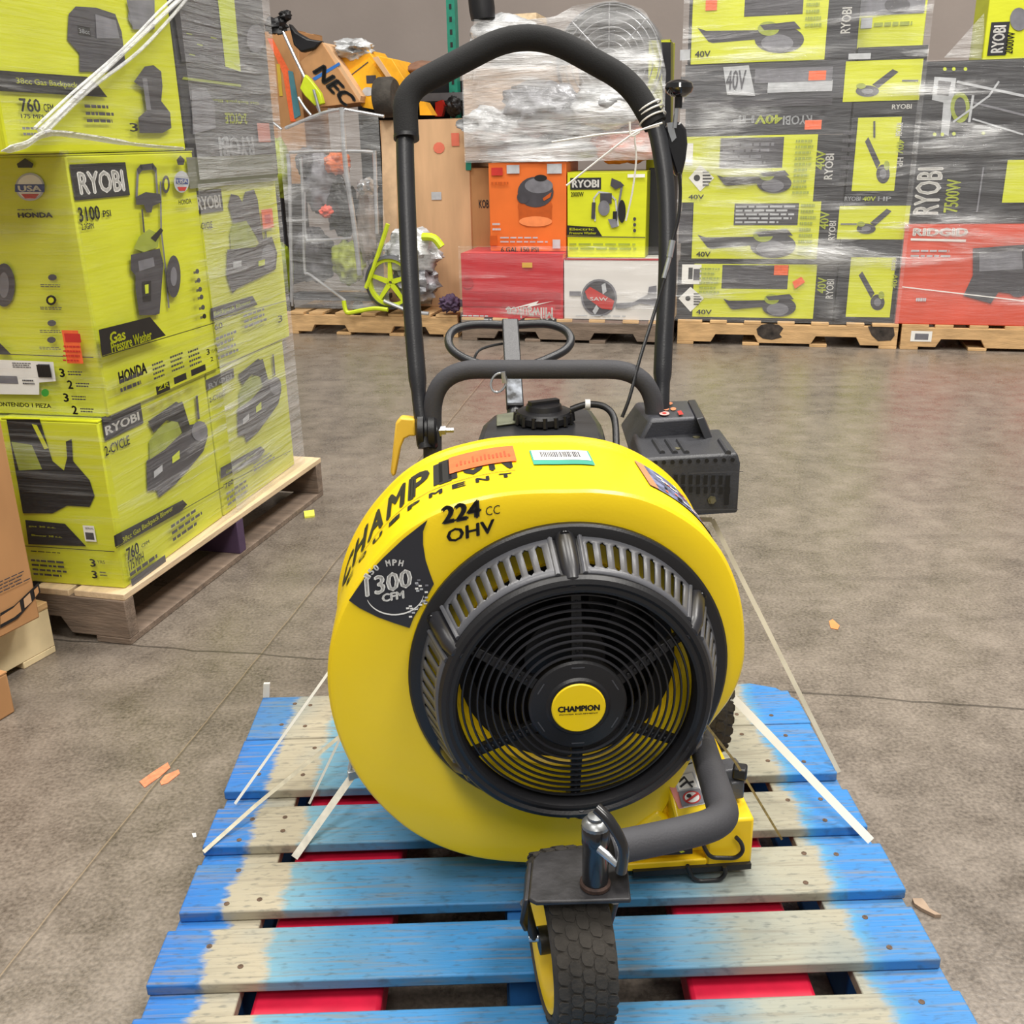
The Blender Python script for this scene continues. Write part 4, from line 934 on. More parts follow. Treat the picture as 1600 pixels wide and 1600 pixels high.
g.text(141, 872, 152, 885, '3', INK, bold=.03); g.text(153, 874, 166, 880, 'YRS', INK, bold=0); g.text(144, 890, 155, 903, '3', INK, bold=.03); g.lines(50, 858, 105, 865, 1, INK); g.lines(50, 870, 115, 903, 4, INKG); g.lines(158, 890, 172, 900, 2, INKG)
lab(g.build('front_print', L1), 'dark blower picture and small print')
# L2
f, g = faces(.513, 0)
f.rect(321, 594, 366, 590, BOXBK2); f.text(325, 600, 362, 591, 'RYOBI', INKL, bold=.03); f.text(326, 622, 352, 617, '2-CYCLE', INKG)
backpack_pic(f, para(368, 582, 437, 697, (4, -32)))
f.poly([(342, 731), (405, 697), (412, 704), (403, 716), (343, 748)], INKG); f.text(350, 736, 398, 711, 'Gas Backpack Blower', YELK); f.line([(346, 758), (452, 704)], .002, INKG)
f.text(348, 756, 362, 755, '760', INKG); f.lines(350, 768, 388, 768, 3, INKM); f.lines(392, 722, 428, 715, 3, INKM); f.text(440, 712, 446, 709, '3', INK)
lab(f.build('side_print', L2), 'hazy blower picture and logo')
# M2
f, g = faces(.577, .004)
f.rect(302, 299, 349, 329, BOXBK); f.text(306, 308, 345, 324, 'RYOBI', WINK, bold=.03); f.text(308, 349, 332, 356, '2-CYCLE', INK)
f.poly([(356, 320), (360, 303), (372, 306), (378, 316), (382, 300), (396, 296), (402, 312), (406, 345), (414, 395), (402, 372), (384, 345), (364, 348)], INKG)
f.poly([(362, 350), (384, 345), (400, 372), (398, 388), (360, 390), (358, 365)], LIMED)
f.poly([(354, 390), (398, 386), (412, 372), (424, 370), (432, 395), (430, 420), (408, 432), (370, 450), (362, 458), (353, 430)], INKG)
f.poly([(363, 409), (376, 407), (376, 416), (363, 418)], INKL); f.ell(418, 402, 11, 20, INKM); f.line([(412, 330), (414, 372)], .010, INKG); f.poly([(402, 408), (412, 405), (412, 414), (402, 416)], YELK)
f.rect(406, 328, 426, 355, STK); f.rect(411, 336, 421, 348, REDI)
f.poly([(326, 482), (392, 462), (400, 476), (327, 500)], INKG); f.text(331, 487, 390, 476, 'Backpack Blower', YELK); f.line([(328, 501), (444, 470)], .002, INKG)
f.text(331, 507, 345, 512, '60', INKG); f.lines(333, 525, 372, 550, 4, INKM); f.lines(376, 490, 420, 500, 3, INKM); f.text(430, 494, 438, 502, '3', INK)
lab(f.build('side_print', M2), 'logo, blower picture and orange tag')
# M1
f, g = faces(.03, .008)
f.rect(108, 257, 203, 305, BOXBK); f.text(119, 268, 196, 299, 'RYOBI', WINK, bold=.045)
f.text(120, 324, 157, 343, '3100', INK, bold=.03); f.text(159, 329, 173, 338, 'PSI', INK); f.text(125, 350, 146, 357, '2.3GPM', INK)
f.line([(212, 308), (214, 268), (218, 262), (238, 260), (242, 266), (245, 312)], .009, INKM); f.line([(215, 267), (219, 262), (237, 260), (241, 265)], .014, INKG)
f.line([(249, 285), (250, 360), (257, 420), (262, 480)], .007, INKM); f.line([(220, 328), (223, 362)], .007, INKG); f.ell(257, 288, 6, 14, INKG, 16); f.ell(257, 288, 3, 9, LIME, 12)
f.poly([(209, 308), (225, 300), (247, 303), (250, 316), (236, 322), (234, 332), (226, 332), (222, 320), (210, 320)], INKG)
f.poly([(206, 388), (214, 370), (230, 358), (246, 366), (244, 386), (222, 394)], LIMED); f.poly([(232, 372), (248, 356), (252, 360), (240, 378)], INK)
f.poly([(201, 398), (222, 394), (246, 388), (252, 412), (246, 490), (240, 492), (214, 492), (208, 450), (208, 430), (201, 422)], INKG)
f.poly([(212, 408), (236, 402), (238, 416), (214, 424)], INKM); f.poly([(218, 440), (232, 438), (232, 470), (220, 472)], INK); f.poly([(222, 445), (228, 444), (228, 458), (223, 459)], YELK)
f.ell(267, 432, 11, 33, INKG); f.ell(267, 432, 5, 15, INKM)
f.ell(279, 284, 12, 17, INKL); f.poly([(270, 278), (289, 280), (289, 288), (270, 287)], mat('navy_ink', '32468c', .5)); f.poly([(272, 292), (287, 292), (284, 298), (275, 298)], REDI); f.text(271, 281, 288, 286, 'USA', WINK, bold=.02); f.text(273, 312, 294, 318, 'HONDA', INK, bold=.02)
f.poly([(270, 250), (276, 243), (283, 250), (281, 258), (272, 258)], INKG)
for i, y in enumerate((422, 436, 450, 462, 478, 492)): f.lines(296 + i * 1.5, y, 304 + i * 1.5, y + 7, 1, INKG); f.ell(302 + i * 1.6, y + 2, 3, 4, INKG if i < 5 else INK, 10)
f.poly([(143, 515), (224, 495), (249, 524), (148, 556)], INK); f.text(159, 520, 186, 530, 'Gas', LIME, bold=.03); f.text(161, 535, 227, 530, 'Pressure Washer', LIME, bold=.02)
f.line([(148, 557), (326, 504)], .002, INK); f.text(172, 581, 219, 583, 'HONDA', INK, bold=.05); f.lines(173, 590, 217, 600, 2, INKG)
for x, y in ((225, 565), (253, 553), (281, 545)): f.lines(x, y + 2, x + 24, y + 22, 4, INKG)
f.rect(230, 604, 253, 608, INK); f.rect(258, 590, 279, 592, INK); f.rect(285, 578, 309, 578, INK); f.text(232, 603, 251, 603, 'ZR', LIME)
f.text(309, 546, 315, 553, '3', INK, bold=.03); f.text(316, 547, 326, 548, 'YEAR', INK, bold=0); f.text(315, 558, 320, 563, '2', INK)
lab(f.build('side_print', M1), 'large logo, pressure washer picture and banner')
g.ell(47, 292, 23, 22, INKL); g.ell(47, 292, 20, 19, WINK); g.poly([(24, 288), (70, 288), (70, 300), (24, 300)], mat('navy_ink')); g.text(28, 290, 66, 299, 'USA', WINK, bold=.04); g.poly([(34, 303), (62, 303), (56, 310), (40, 310)], REDI)
g.text(28, 332, 84, 340, 'HONDA', INK, bold=.06); g.lines(28, 326, 60, 329, 1, INKG); g.poly([(28, 256), (41, 247), (54, 256), (52, 262), (30, 262)], INK)
g.ell(8, 445, 17, 34, INKG); g.ell(8, 445, 8, 20, INKM)
for y in (433, 468, 504, 530): g.ell(84, y, 7, 5, INKG, 10); g.lines(65, y + 10, 100, y + 16, 2, INKG, .5, .1)
g.ell(84, 468, 8, 8, INK, 12); g.ell(84, 468, 4.5, 4.5, LIME, 12)
g.poly([(0, 530), (22, 552), (0, 552)], INK); g.line([(-10, 551), (150, 557)], .002, INK)
g.poly([(-6, 560), (88, 564), (92, 594), (66, 596), (66, 615), (-6, 614)], WINK); g.rect(64, 567, 86, 588, INKM)
g.rect(-4, 585, 34, 598, INKM); g.lines(24, 564, 58, 574, 3, INKG); g.lines(40, 590, 60, 600, 2, INKG)
x = 65
while x < 85: g.rect(x, 568, x + .9, 587, INK); x += random.uniform(1.6, 3)
g.ell(78, 611, 6, 6, mat('green_dot_ink', '3d9a3a', .5), 14)
for x, y, s in ((99, 573, '3'), (112, 591, '2'), (106, 611, '3'), (120, 630, '2')): g.text(x, y, x + 11, y + 14, s, INK, bold=.04); g.lines(x + 14, y + 3, x + 38, y + 12, 2, INKG, .5, .2)
g.text(0, 624, 90, 634, 'CONTENIDO 1 PIEZA', INK, bold=.03)
g.rect(106, 513, 140, 565, STK); g.rect(110, 518, 137, 532, REDI)
for y in (536, 543, 550, 557): g.lines(109, y, 138, y + 5, 1, REDI, .6, .1)
lab(g.build('front_print', M1), 'small print, white label and orange sticker')
# U1
f, g = faces(-.155, .006)
f.poly([(107, 22), (118, 10), (150, 12), (180, 22), (190, 50), (196, 100), (170, 112), (124, 112), (124, 84), (105, 62)], INKG); f.rect(120, 40, 142, 58, INK); f.text(122, 44, 140, 54, '38cc', INKL)
f.poly([(148, 22), (180, 32), (186, 60), (150, 60)], INKM); f.ell(216, 24, 17, 20, INKM); f.ell(216, 24, 8, 9, YELK); f.poly([(196, 0), (240, 0), (240, 46), (206, 46)], INKM)
f.poly([(-4, 110), (134, 120), (152, 134), (166, 152), (-4, 142)], INK); f.text(22, 121, 120, 140, '38cc Gas Backpack', LIME, bold=.02)
f.text(26, 153, 62, 176, '760', INK, bold=.03); f.text(64, 162, 82, 176, 'CFM', INK); f.text(29, 178, 70, 186, '175 MPH', INK); f.lines(128, 160, 182, 195, 3, INKG); f.lines(30, 196, 68, 214, 2, INKM)
f.poly([(205, 128), (222, 104), (236, 102), (248, 112), (250, 135), (248, 158), (262, 176), (264, 200), (250, 208), (214, 208), (212, 184), (226, 172), (222, 140)], INKG); f.rect(218, 122, 232, 172, INKM); f.text(197, 192, 212, 206, '3', INK)
lab(f.build('side_print', U1), 'blower pictures and 760 CFM print')
# U2
f, g = faces(.552, .004)
f.poly([(338, -20), (364, -20), (376, 112), (352, 104)], YELK); f.poly([(286, 120), (376, 132), (376, 136), (284, 124)], LIMED)
f.text(340, 213, 398, 246, 'RYOBI', INKL, rot=2, bold=.03); f.text(350, 176, 386, 194, '2-CYCLE', YELK, rot=2, bold=.04); f.text(316, 152, 404, 164, 'Gas Backpack Blower', YELK, rot=2)
f.poly([(298, 140), (320, 136), (334, 160), (336, 200), (300, 210)], INKM); f.rect(400, 192, 422, 222, mat('faded_orange_tag', 'c98478', .5)); f.ell(398, 60, 14, 22, INKM); f.poly([(270, 20), (335, 26), (344, 100), (282, 96)], INKG)
for i in range(12): x = random.uniform(285, 330); y = random.uniform(30, 90); f.poly([(x, y), (x + 9, y + 2), (x + 9, y + 4), (x, y + 2)], random.choice([INKM, LIMED, INK]))
f.rect(286, 246, 430, 282, mat('olive_grey_carton_band', '77796a', .5))
lab(f.build('side_print', U2), 'upside-down logo and lettering')

# stretch film over the stack
FILM = film_mat('stretch_film', .08, .8)
FILM2 = film_mat('hazy_stretch_film', .26, .8, (1.3, 1.3, 22))
FILMC = film_mat('clear_stretch_film', .04, .8, (1.1, 1.1, 30))
FILMW = film_mat('bunched_stretch_film', .55, .6, (4, 4, 9), rough=.25)
def film_sheet(mb, o, u, w, z0, z1, n, m, nx=14, nz=22, amp=.006, top=None):
    """a slightly rippled sheet in front of a face"""
    u = Vector(u); n = Vector(n); vs = []; ph = random.uniform(0, 6)
    for j in range(nz + 1):
        for i in range(nx + 1):
            x = w * i / nx; zt_ = top(i / nx) if top else z1; z = z0 + (zt_ - z0) * j / nz
            k = amp * (math.sin(z * 31 + ph + x * 2) * .4 + math.sin(z * 67 + x * 5) * .25 + random.uniform(-.25, .25)) if 0 < i < nx else 0
            vs.append(Vector(o) + u * x + UZ * z + n * k)
    mb.add(vs, [(j * (nx + 1) + i, j * (nx + 1) + i + 1, (j + 1) * (nx + 1) + i + 1, (j + 1) * (nx + 1) + i) for j in range(nz) for i in range(nx)], m, True)
fl = thing('stretch_film', 'clear plastic film wrapped round the left stack of green cartons', 'plastic wrap', lp_(0, 0, .13))
b = MB(); film_sheet(b, lp_(-.01, .022), LR, .56, .13, .55, LN, FILM); film_sheet(b, lp_(-.01, .022), -LN, 1.02, .13, .55, -LR, FILMC)
film_sheet(b, lp_(.55, .022), LR, .50, .13, 1.05, LN, FILM2); film_sheet(b, lp_(.018, .024), LR, .53, .55, 1.14, LN, FILMC); film_sheet(b, lp_(.018, .024), -LN, 1.02, .55, 1.14, -LR, FILM)
film_sheet(b, lp_(-.165, .022), LR, .73, 1.15, 1.7, LN, FILM); film_sheet(b, lp_(.565, .022), LR, .538, 1.06, 1.7, LN, FILM2)
b.build('film_sheet', fl)
fs_ = Face(lp_(0, .04), LR, LN)
for i, (q, r) in enumerate([([(62, 205), (120, 150), (200, 75), (262, 16), (292, -12)], .0055), ([(70, 208), (140, 140), (215, 82), (270, 24), (296, -8)], .004), ([(54, 200), (110, 148), (190, 78), (252, 14), (285, -14)], .003)]):
    b = MB(); b.tube(smooth_path([fs_.hit(x, y) for x, y in q], 6), r, FILMW, seg=8); b.build('film_strand', fl)
b = MB(); b.tube(smooth_path([fs_.hit(x, y) for x, y in [(2, 236), (40, 226), (62, 212), (90, 208), (150, 216), (215, 226), (285, 232)]], 5), [.002, .004] + [.010] * 12 + [.008] * 10 + [.005] * 7, FILMW, seg=8, flat=.5); b.build('film_gather', fl)

# brown carton and its pallet at the left edge
ck = atz(64, 962, .14)
KR = Vector((math.sin(math.radians(24)), math.cos(math.radians(24)), 0)); KN = Vector((KR.y, -KR.x, 0))
kb = carton('brown_carton', 'tall brown cardboard box at the left edge on a pallet corner', ck - KR * .9, KR, .9, -KN, .7, .136, .62, KRAFT)
f = Face(ck - KR * .9 + KN * .001, KR, KN, .0005)
f.poly([(0, 958), (22, 946), (60, 910), (63, 925), (28, 966), (0, 982)], INK); f.poly([(0, 963), (20, 950), (30, 940), (33, 955), (22, 964), (0, 976)], KRAFT); f.poly([(36, 936), (46, 926), (49, 940), (38, 950)], KRAFT2); f.poly([(52, 922), (58, 916), (60, 925), (54, 933)], KRAFT)
f.lines(-20, 915, 48, 905, 4, INKG, .35); f.build('side_print', kb)
ex = atz(88, 1018, 0)
wood_pallet('raw pine pallet corner under the brown cardboard box at the left edge', ex - KR * 1.0, KR, 1.0, -KN, .9, h=.134, deck=WOOD, strm=mat('fresh_pine_block', 'e2cfa4', .75, vary=.12, scale=9), nb=7, gaps=((.14, .36), (.58, .76)), ns=3)
e2 = atz(26, 1112, 0)
kb2 = carton('cardboard_flap_box', 'low brown carton corner at the left edge below the pine pallet', e2 - KR * .4, KR, .4, -KN, .13, 0, .10, KRAFT)

# ================================================================== background row of pallets
RO = Vector((.979, 5.91, 0))
def rplane(t): return RO + GY * t
def RH(px, py, t=0):
    """the point of the vertical plane at depth t behind the row's front line that the pixel sees"""
    r = ray(px, py); o = rplane(t); return CAM + r * ((o - CAM).dot(GY) / r.dot(GY))
def RS(px, py, t=0): return (RH(px, py, t) - RO).dot(GX)
def R_(s, t, z=0): return RO + GX * s + GY * t + UZ * z
def rface(t): return Face(rplane(t) - GY * .001, GX, -GY, .0006)
for (x0, x1, t, lb) in [(446, 716, .04, 'pine pallet under the wrapped wire cage and tan crate'), (722, 1050, -.04, 'pine pallet under the red box and white saw box'), (1058, 1402, .02, 'pine pallet under the tall green and black carton stack'), (1408, 1770, .02, 'pine pallet with white tag under the red-orange box at right edge')]:
    s0, s1 = RS(x0, 525, t), RS(x1, 530, t)
    wp = wood_pallet(lb, R_(s0, t), GX, s1 - s0, GY, 1.0, h=.14, strm=WOODG if x0 == 722 else WOOD)
    if x0 == 1408:
        f = rface(t); f.rect(1424, 517, 1455, 534, WINK); f.rect(1430, 521, 1450, 531, INKM); f.build('pallet_tag', wp)
    if x0 == 1058:
            f = rface(t)
            SCM = mat('black_scorch_mark', '3a332e', .9, vary=.5, scale=25)
            f.poly([(1182, 514), (1190, 507), (1204, 505), (1218, 508), (1224, 513), (1218, 522), (1222, 527), (1206, 531), (1192, 529), (1184, 523)], SCM); f.build('scorch_mark', wp)
            f = rface(t); f.poly([(1356, 510), (1366, 508), (1396, 509), (1398, 524), (1392, 532), (1372, 533), (1362, 524)], SCM); f.build('scorch_mark', wp)
ZP = .1405
def rbox(name, label, x0, x1, y0, y1, t, depth, m, group='stacked cartons across the aisle', z0=None, z1=None, ym=None):
    ym = ym or (y0 + y1) / 2; xm = (x0 + x1) / 2
    s0, s1 = RS(x0, ym, t), RS(x1, ym, t)
    if z0 is None: z0 = max(RH(xm, y1, t).z, ZP)
    if z1 is None: z1 = RH(xm, y0, t).z
    return carton(name, label, R_(s0, t), GX, s1 - s0, GY, depth, z0, z1, m, group)
zr = [ZP] + [RH(1180, y, .05).z for y in (408, 313, 212, 157, 97, -40)]
def swoosh(f, x, y, w, h, k=0):
    """leaf blower picture: long grey nozzle and round body"""
    f.poly([(x, y + h * .28), (x + w * .08, y + h * .36), (x + w * .62, y + h * .34), (x + w * .62, y + h * .58), (x + w * .14, y + h * .70), (x + w * .10, y + h * .66)], INKG)
    f.ell(x + w * .76, y + h * .60, w * .23, h * .38, INKG); f.ell(x + w * .74, y + h * .70, w * .15, h * .24, INKM); f.ell(x + w * .66, y + h * .30, w * .10, h * .20, LIMED)
    f.poly([(x + w * .58, y + h * .2), (x + w * .9, y + h * .1), (x + w * .96, y + h * .3), (x + w * .62, y + h * .34)], INKG)
S0 = RS(1058, 450, .05); S1 = RS(1306, 450, .05); S2 = RS(1403, 450, .05)
def pbox(label, s0, s1, z0, z1, m, t=.05, depth=.42, g='40-volt tool cartons on the tall stack'):
    return carton('tool_carton', label, R_(s0, t), GX, s1 - s0, GY, depth, z0, z1 - .0015, m, g)
rows = [('blower carton at the base of the tall stack, hazard diamond on its left', 0, 1), ('blower carton second from the base of the tall stack', 1, 2), ('blower carton with bright diamond sticker, third from the base of the tall stack', 2, 3), ('long black carton with upside-down lettering in the tall stack', 3, 4), ('dark carton with white glare painted on beside the black throttle knob', 4, 5), ('large lime blower carton topping the tall stack', 5, 6)]
PB = [pbox(l, S0 + (.01 if i % 2 else 0), S1, zr[a], zr[b_], BOXBK if i != 4 else BOXBK2) for i, (l, a, b_) in enumerate(rows)]
f = rface(.05)   # base carton
f.rect(1085, 412, 1270, 498, LIME); f.rect(1129, 414, 1230, 452, INKG); f.rect(1210, 414, 1231, 430, STK); f.rect(1066, 413, 1095, 444, WINK); f.rect(1076, 418, 1082, 436, INK); f.rect(1084, 420, 1093, 438, INKG)
f.poly([(1060, 466), (1079, 448), (1100, 466), (1079, 487)], WINK); f.ell(1075, 466, 4, 4, INK); [f.rect(1084, 458 + 4 * i, 1096 - abs(i - 2) * 2, 460 + 4 * i, INK) for i in range(5)]
swoosh(f, 1130, 455, 115, 40); f.text(1088, 483, 1112, 491, '40V', INK); f.poly([(1238, 440), (1252, 432), (1258, 440), (1242, 451)], STK); f.text(1278, 433, 1290, 458, '40V', YELK, 1); f.text(1292, 436, 1301, 466, 'RYOBI', WINK, 1); f.lines(1094, 416, 1126, 460, 6, LIMED); f.build('front_print', PB[0])
f = rface(.05)
f.rect(1084, 316, 1276, 405, LIME); f.rect(1148, 318, 1246, 352, INKG); f.lines(1150, 320, 1244, 350, 5, INKL, .5); swoosh(f, 1090, 352, 155, 52); f.text(1088, 393, 1110, 401, '40V', INK); f.lines(1252, 316, 1270, 400, 9, LIMED); f.text(1282, 330, 1294, 358, '40V', YELK, 1); f.text(1296, 345, 1304, 375, 'RYOBI', WINK, 1); f.rect(1062, 330, 1080, 380, INKG); f.build('front_print', PB[1])
f = rface(.05)
f.rect(1068, 214, 1270, 315, LIME); f.rect(1126, 216, 1222, 262, INKG); f.lines(1130, 222, 1218, 258, 4, INKM, .5); f.rect(1072, 224, 1082, 258, WINK)
f.poly([(1076, 278), (1094, 257), (1116, 278), (1094, 299)], WINK); f.ell(1089, 278, 5, 5, INK); [f.rect(1098, 268 + 5 * i, 1112 - abs(i - 2) * 2, 270 + 5 * i, INK) for i in range(5)]
swoosh(f, 1120, 262, 118, 40); f.text(1076, 304, 1100, 311, '40V', INK); f.lines(1244, 216, 1266, 305, 10, LIMED); f.text(1276, 235, 1288, 265, '40V', YELK, 1); f.text(1290, 240, 1300, 280, 'RYOBI', WINK, 1); f.build('front_print', PB[2])
f = rface(.05)
f.text(1145, 181, 1178, 192, 'HP', INKL, 2); f.text(1180, 180, 1222, 193, '40V', YELK, 2, .03); f.text(1224, 181, 1268, 194, 'RYOBI', INKL, 2); f.rect(1258, 188, 1283, 202, STK); f.rect(1062, 160, 1300, 164, INKG); f.build('front_print', PB[3])
f = rface(.05)
f.rect(1074, 122, 1086, 128, LIME); f.poly([(1130, 105), (1170, 102), (1180, 150), (1136, 148)], INKL); f.rect(1200, 128, 1300, 142, INKL); f.rect(1180, 108, 1300, 126, INKM); f.rect(1264, 111, 1290, 125, STK); f.rect(1064, 120, 1086, 152, INKG); f.text(1135, 110, 1165, 140, '40V', INKM); f.build('front_print', PB[4])  # pale grey patches among the print are painted glare
f = rface(.05)
f.rect(1084, -30, 1288, 93, LIME); f.rect(1165, -20, 1254, 22, INKG); swoosh(f, 1090, 28, 168, 56); f.rect(1103, 0, 1120, 16, STK); f.rect(1063, 78, 1078, 94, INKL); f.text(1086, 80, 1110, 89, '40V', INK); f.text(1316, 12, 1328, 52, 'RYOBI', WINK, 1) ; f.lines(1262, -20, 1284, 44, 6, LIMED)
f.build('front_print', PB[5])
zc = [ZP, RH(1355, 398, .05).z, RH(1365, 302, .05).z, RH(1365, 181, .05).z, RH(1378, 72, .05).z]
labs = ['small carton at the base right of the tall stack', 'small lime carton with black top band, second up on the right of the tall stack', 'black-framed carton with upright lime panel on the right of the tall stack', 'lime trimmer carton near the top right of the tall stack']
PC = [pbox(labs[i], S1 + .004, S2 + (.02 if i in (1, 3) else 0), zc[i], zc[i + 1], BOXBK, .05, .42, 'end cartons on the right side of the tall stack') for i in range(4)]
def diag(f, x0, y0, x1, y1):
    dx, dy = x1 - x0, y1 - y0
    f.poly([(x0 + dx * .08, y0 + dy * .1), (x0 + dx * .2, y0), (x0 + dx * .62, y0 + dy * .55), (x0 + dx * .5, y0 + dy * .68)], INKG)
    f.ell(x0 + dx * .72, y0 + dy * .78, abs(dx) * .24, abs(dy) * .2, INKG); f.ell(x0 + dx * .72, y0 + dy * .78, abs(dx) * .12, abs(dy) * .1, INKM); f.ell(x0 + dx * .85, y0 + dy * .6, abs(dx) * .1, abs(dy) * .1, LIMED)
f = rface(.05); f.rect(1330, 402, 1390, 496, LIME); diag(f, 1338, 424, 1384, 486); f.text(1394, 404, 1400, 422, 'RYOBI', WINK, 1); f.text(1395, 428, 1401, 450, '40V', YELK, 1); f.build('front_print', PC[0])
f = rface(.05); f.rect(1312, 322, 1417, 374, LIME); f.text(1320, 307, 1344, 314, 'RYOBI', INKL); f.text(1348, 307, 1368, 314, '40V', YELK, 0, .03); f.text(1372, 307, 1392, 314, 'HP', INKL); diag(f, 1398, 326, 1336, 366); f.line([(1314, 350), (1338, 350)], .008, INKM); f.build('front_print', PC[1])
f = rface(.05); f.rect(1341, 184, 1397, 298, LIME); diag(f, 1348, 214, 1392, 288); f.text(1401, 192, 1409, 212, 'RYOBI', WINK, 3); f.text(1402, 218, 1411, 240, '40V', YELK, 3); f.text(1402, 246, 1410, 260, 'HP', WINK, 3); f.line([(1366, 190), (1366, 214)], .01, INKG); f.lines(1318, 200, 1332, 280, 6, INKG); f.build('front_print', PC[2])
f = rface(.05); f.rect(1322, 96, 1436, 156, LIME); diag(f, 1410, 108, 1334, 152); f.line([(1410, 126), (1434, 126)], .008, INKM); f.text(1394, 163, 1424, 170, 'RYOBI', WINK); f.rect(1326, 84, 1360, 92, INKL); f.build('front_print', PC[3])
TB = rbox('tool_carton', 'lime carton standing alone at the upper right of the tall stack', 1338, 1447, -40, 52, .25, .3, LIME, '40-volt tool cartons on the tall stack', z0=zc[4] + .0, ym=30)
f = rface(.25); f.rect(1346, -10, 1444, 20, INKM); f.rect(1346, 28, 1362, 44, INKL); f.lines(1366, 32, 1440, 42, 1, LIMED); f.ell(1402, 8, 20, 12, INKG); f.build('front_print', TB)
# far right pallet
QB = rbox('tool_carton', 'red-orange tool carton with white lettering at the right edge', 1406, 1700, 350, 509, .03, .6, REDO, None, z0=ZP)
f = rface(.03); f.text(1427, 356, 1512, 369, 'RIDGID', WINK, 0, .05); f.line([(1424, 374), (1508, 376)], .012, WINK); f.lines(1424, 388, 1502, 404, 2, INKL, .35); f.lines(1432, 462, 1452, 474, 1, INKL)
f.poly([(1520, 388), (1600, 382), (1612, 430), (1600, 462), (1560, 456), (1548, 474), (1505, 462), (1520, 430)], INKG); f.poly([(1530, 396), (1596, 390), (1598, 420), (1530, 424)], INKM); f.ell(1590, 452, 14, 12, INKG); f.line([(1410, 448), (1600, 470)], .006, WINK); f.build('front_print', QB)
z1_ = RH(1550, 350, .03).z
QC = rbox('tool_carton', 'tall black generator carton with sideways white logo at the right edge', 1422, 1700, 92, 350, .05, .55, BOXBK, None, z0=z1_, ym=300)
f = rface(.05); f.text(1434, 262, 1466, 335, 'RYOBI', WINK, 1, .03); f.text(1480, 280, 1496, 332, '7500W', YELK, 1); f.poly([(1460, 120), (1494, 122), (1482, 212), (1470, 208), (1474, 160), (1456, 156)], INKL); f.poly([(1466, 126), (1486, 128), (1482, 150), (1464, 148)], INKG)
f.ell(1500, 168, 15, 24, LIMED); f.ell(1500, 168, 9, 16, INKG); f.line([(1496, 128), (1600, 150)], .012, INKL); f.line([(1520, 160), (1600, 180)], .010, INKM); f.line([(1490, 190), (1545, 150), (1560, 128)], .010, INKL); f.line([(1520, 150), (1514, 190)], .012, INKL); f.line([(1520, 186), (1598, 210)], .008, INKL)
for x, y in ((1476, 108), (1490, 108), (1508, 108), (1460, 210), (1472, 210), (1490, 209), (1536, 208)): f.ell(x, y, 3, 3, YELK, 8)
f.rect(1574, 250, 1640, 316, LIME); f.line([(1536, 262), (1526, 330)], .008, INKM); f.build('front_print', QC)
QD = rbox('tool_carton', 'lime carton with upright black logo strip at the top right corner', 1538, 1660, -60, 91, .1, .4, LIME, None, z0=RH(1600, 92, .1).z, ym=60)
f = rface(.1); f.rect(1549, 35, 1571, 86, BOXBK); f.text(1553, 40, 1567, 82, 'RYOBI', WINK, 1, .03); f.text(1574, 50, 1582, 84, '2000W', INK, 1); f.ell(1592, 30, 14, 18, INKM); f.build('front_print', QD)
# second pallet: red, white, orange and lime boxes
t2 = -.03
zA = RH(800, 396, t2).z; zW = RH(955, 406, t2).z; SW = RS(880, 450, t2)
RB = carton('tool_carton', 'red carton with upside-down white lettering on the middle pallet', R_(RS(721, 450, t2), t2), GX, SW - RS(721, 450, t2), GY, .6, ZP, zA, RED)
f = rface(t2); f.text(790, 480, 866, 500, 'Milwaukee', WINK, 2, .03); f.poly([(800, 482), (850, 468), (846, 472), (866, 468), (830, 478), (834, 475)], WINK); f.rect(722, 455, 876, 481, REDD); f.poly([(780, 504), (786, 486), (810, 480), (868, 478), (866, 496), (850, 498), (830, 490), (812, 500)], RED)
f.text(792, 479, 864, 498, 'Milwaukee', WINK, 2, .02); f.poly([(796, 483), (842, 470), (838, 475), (866, 470), (822, 481), (828, 477)], WINK); f.ell(731, 442, 9, 9, REDD); f.lines(722, 490, 775, 502, 2, INKL, .4); f.rect(816, 410, 832, 418, mat('yellow_tag_ink', 'd8a838', .5)); f.build('front_print', RB)
WB = carton('tool_carton', 'white carton with round saw blade picture on the middle pallet', R_(SW + .003, t2), GX, RS(1030, 450, t2) - SW, GY, .6, ZP, zW, WCART)
f = rface(t2); f.rect(882, 403, 1030, 407, REDD); f.rect(881, 499, 1030, 508, mat('brown_bottom_strip', '8b7368', .8)); f.ell(936, 465, 28, 29, INKM); f.ell(936, 465, 25, 26, INKG); f.poly([(914, 455), (922, 448), (960, 470), (956, 484), (940, 482), (918, 466)], REDI); f.poly([(940, 445), (946, 442), (948, 455), (942, 460)], INKL); f.poly([(926, 486), (932, 476), (936, 482), (930, 492)], INKL)  # includes a plain brown strip along the bottom edge of the front
f.rect(890, 455, 908, 462, INKM); f.poly([(962, 474), (990, 472), (1012, 460), (1014, 448), (1026, 446), (1026, 478), (1000, 474), (978, 482), (962, 482)], INKM); f.text(922, 464, 950, 470, 'SAW', WINK); f.lines(900, 490, 1010, 497, 1, INKL, .3); f.build('front_print', WB)
t3 = .08
zt_ = max(zA, zW) + .002
OB = carton('tool_carton', 'orange compressor carton stacked on the red carton', R_(RS(764, 320, t3), t3), GX, RS(885, 320, t3) - RS(764, 320, t3), GY, .4, zA + .001, RH(825, 254, t3).z, ORNG)
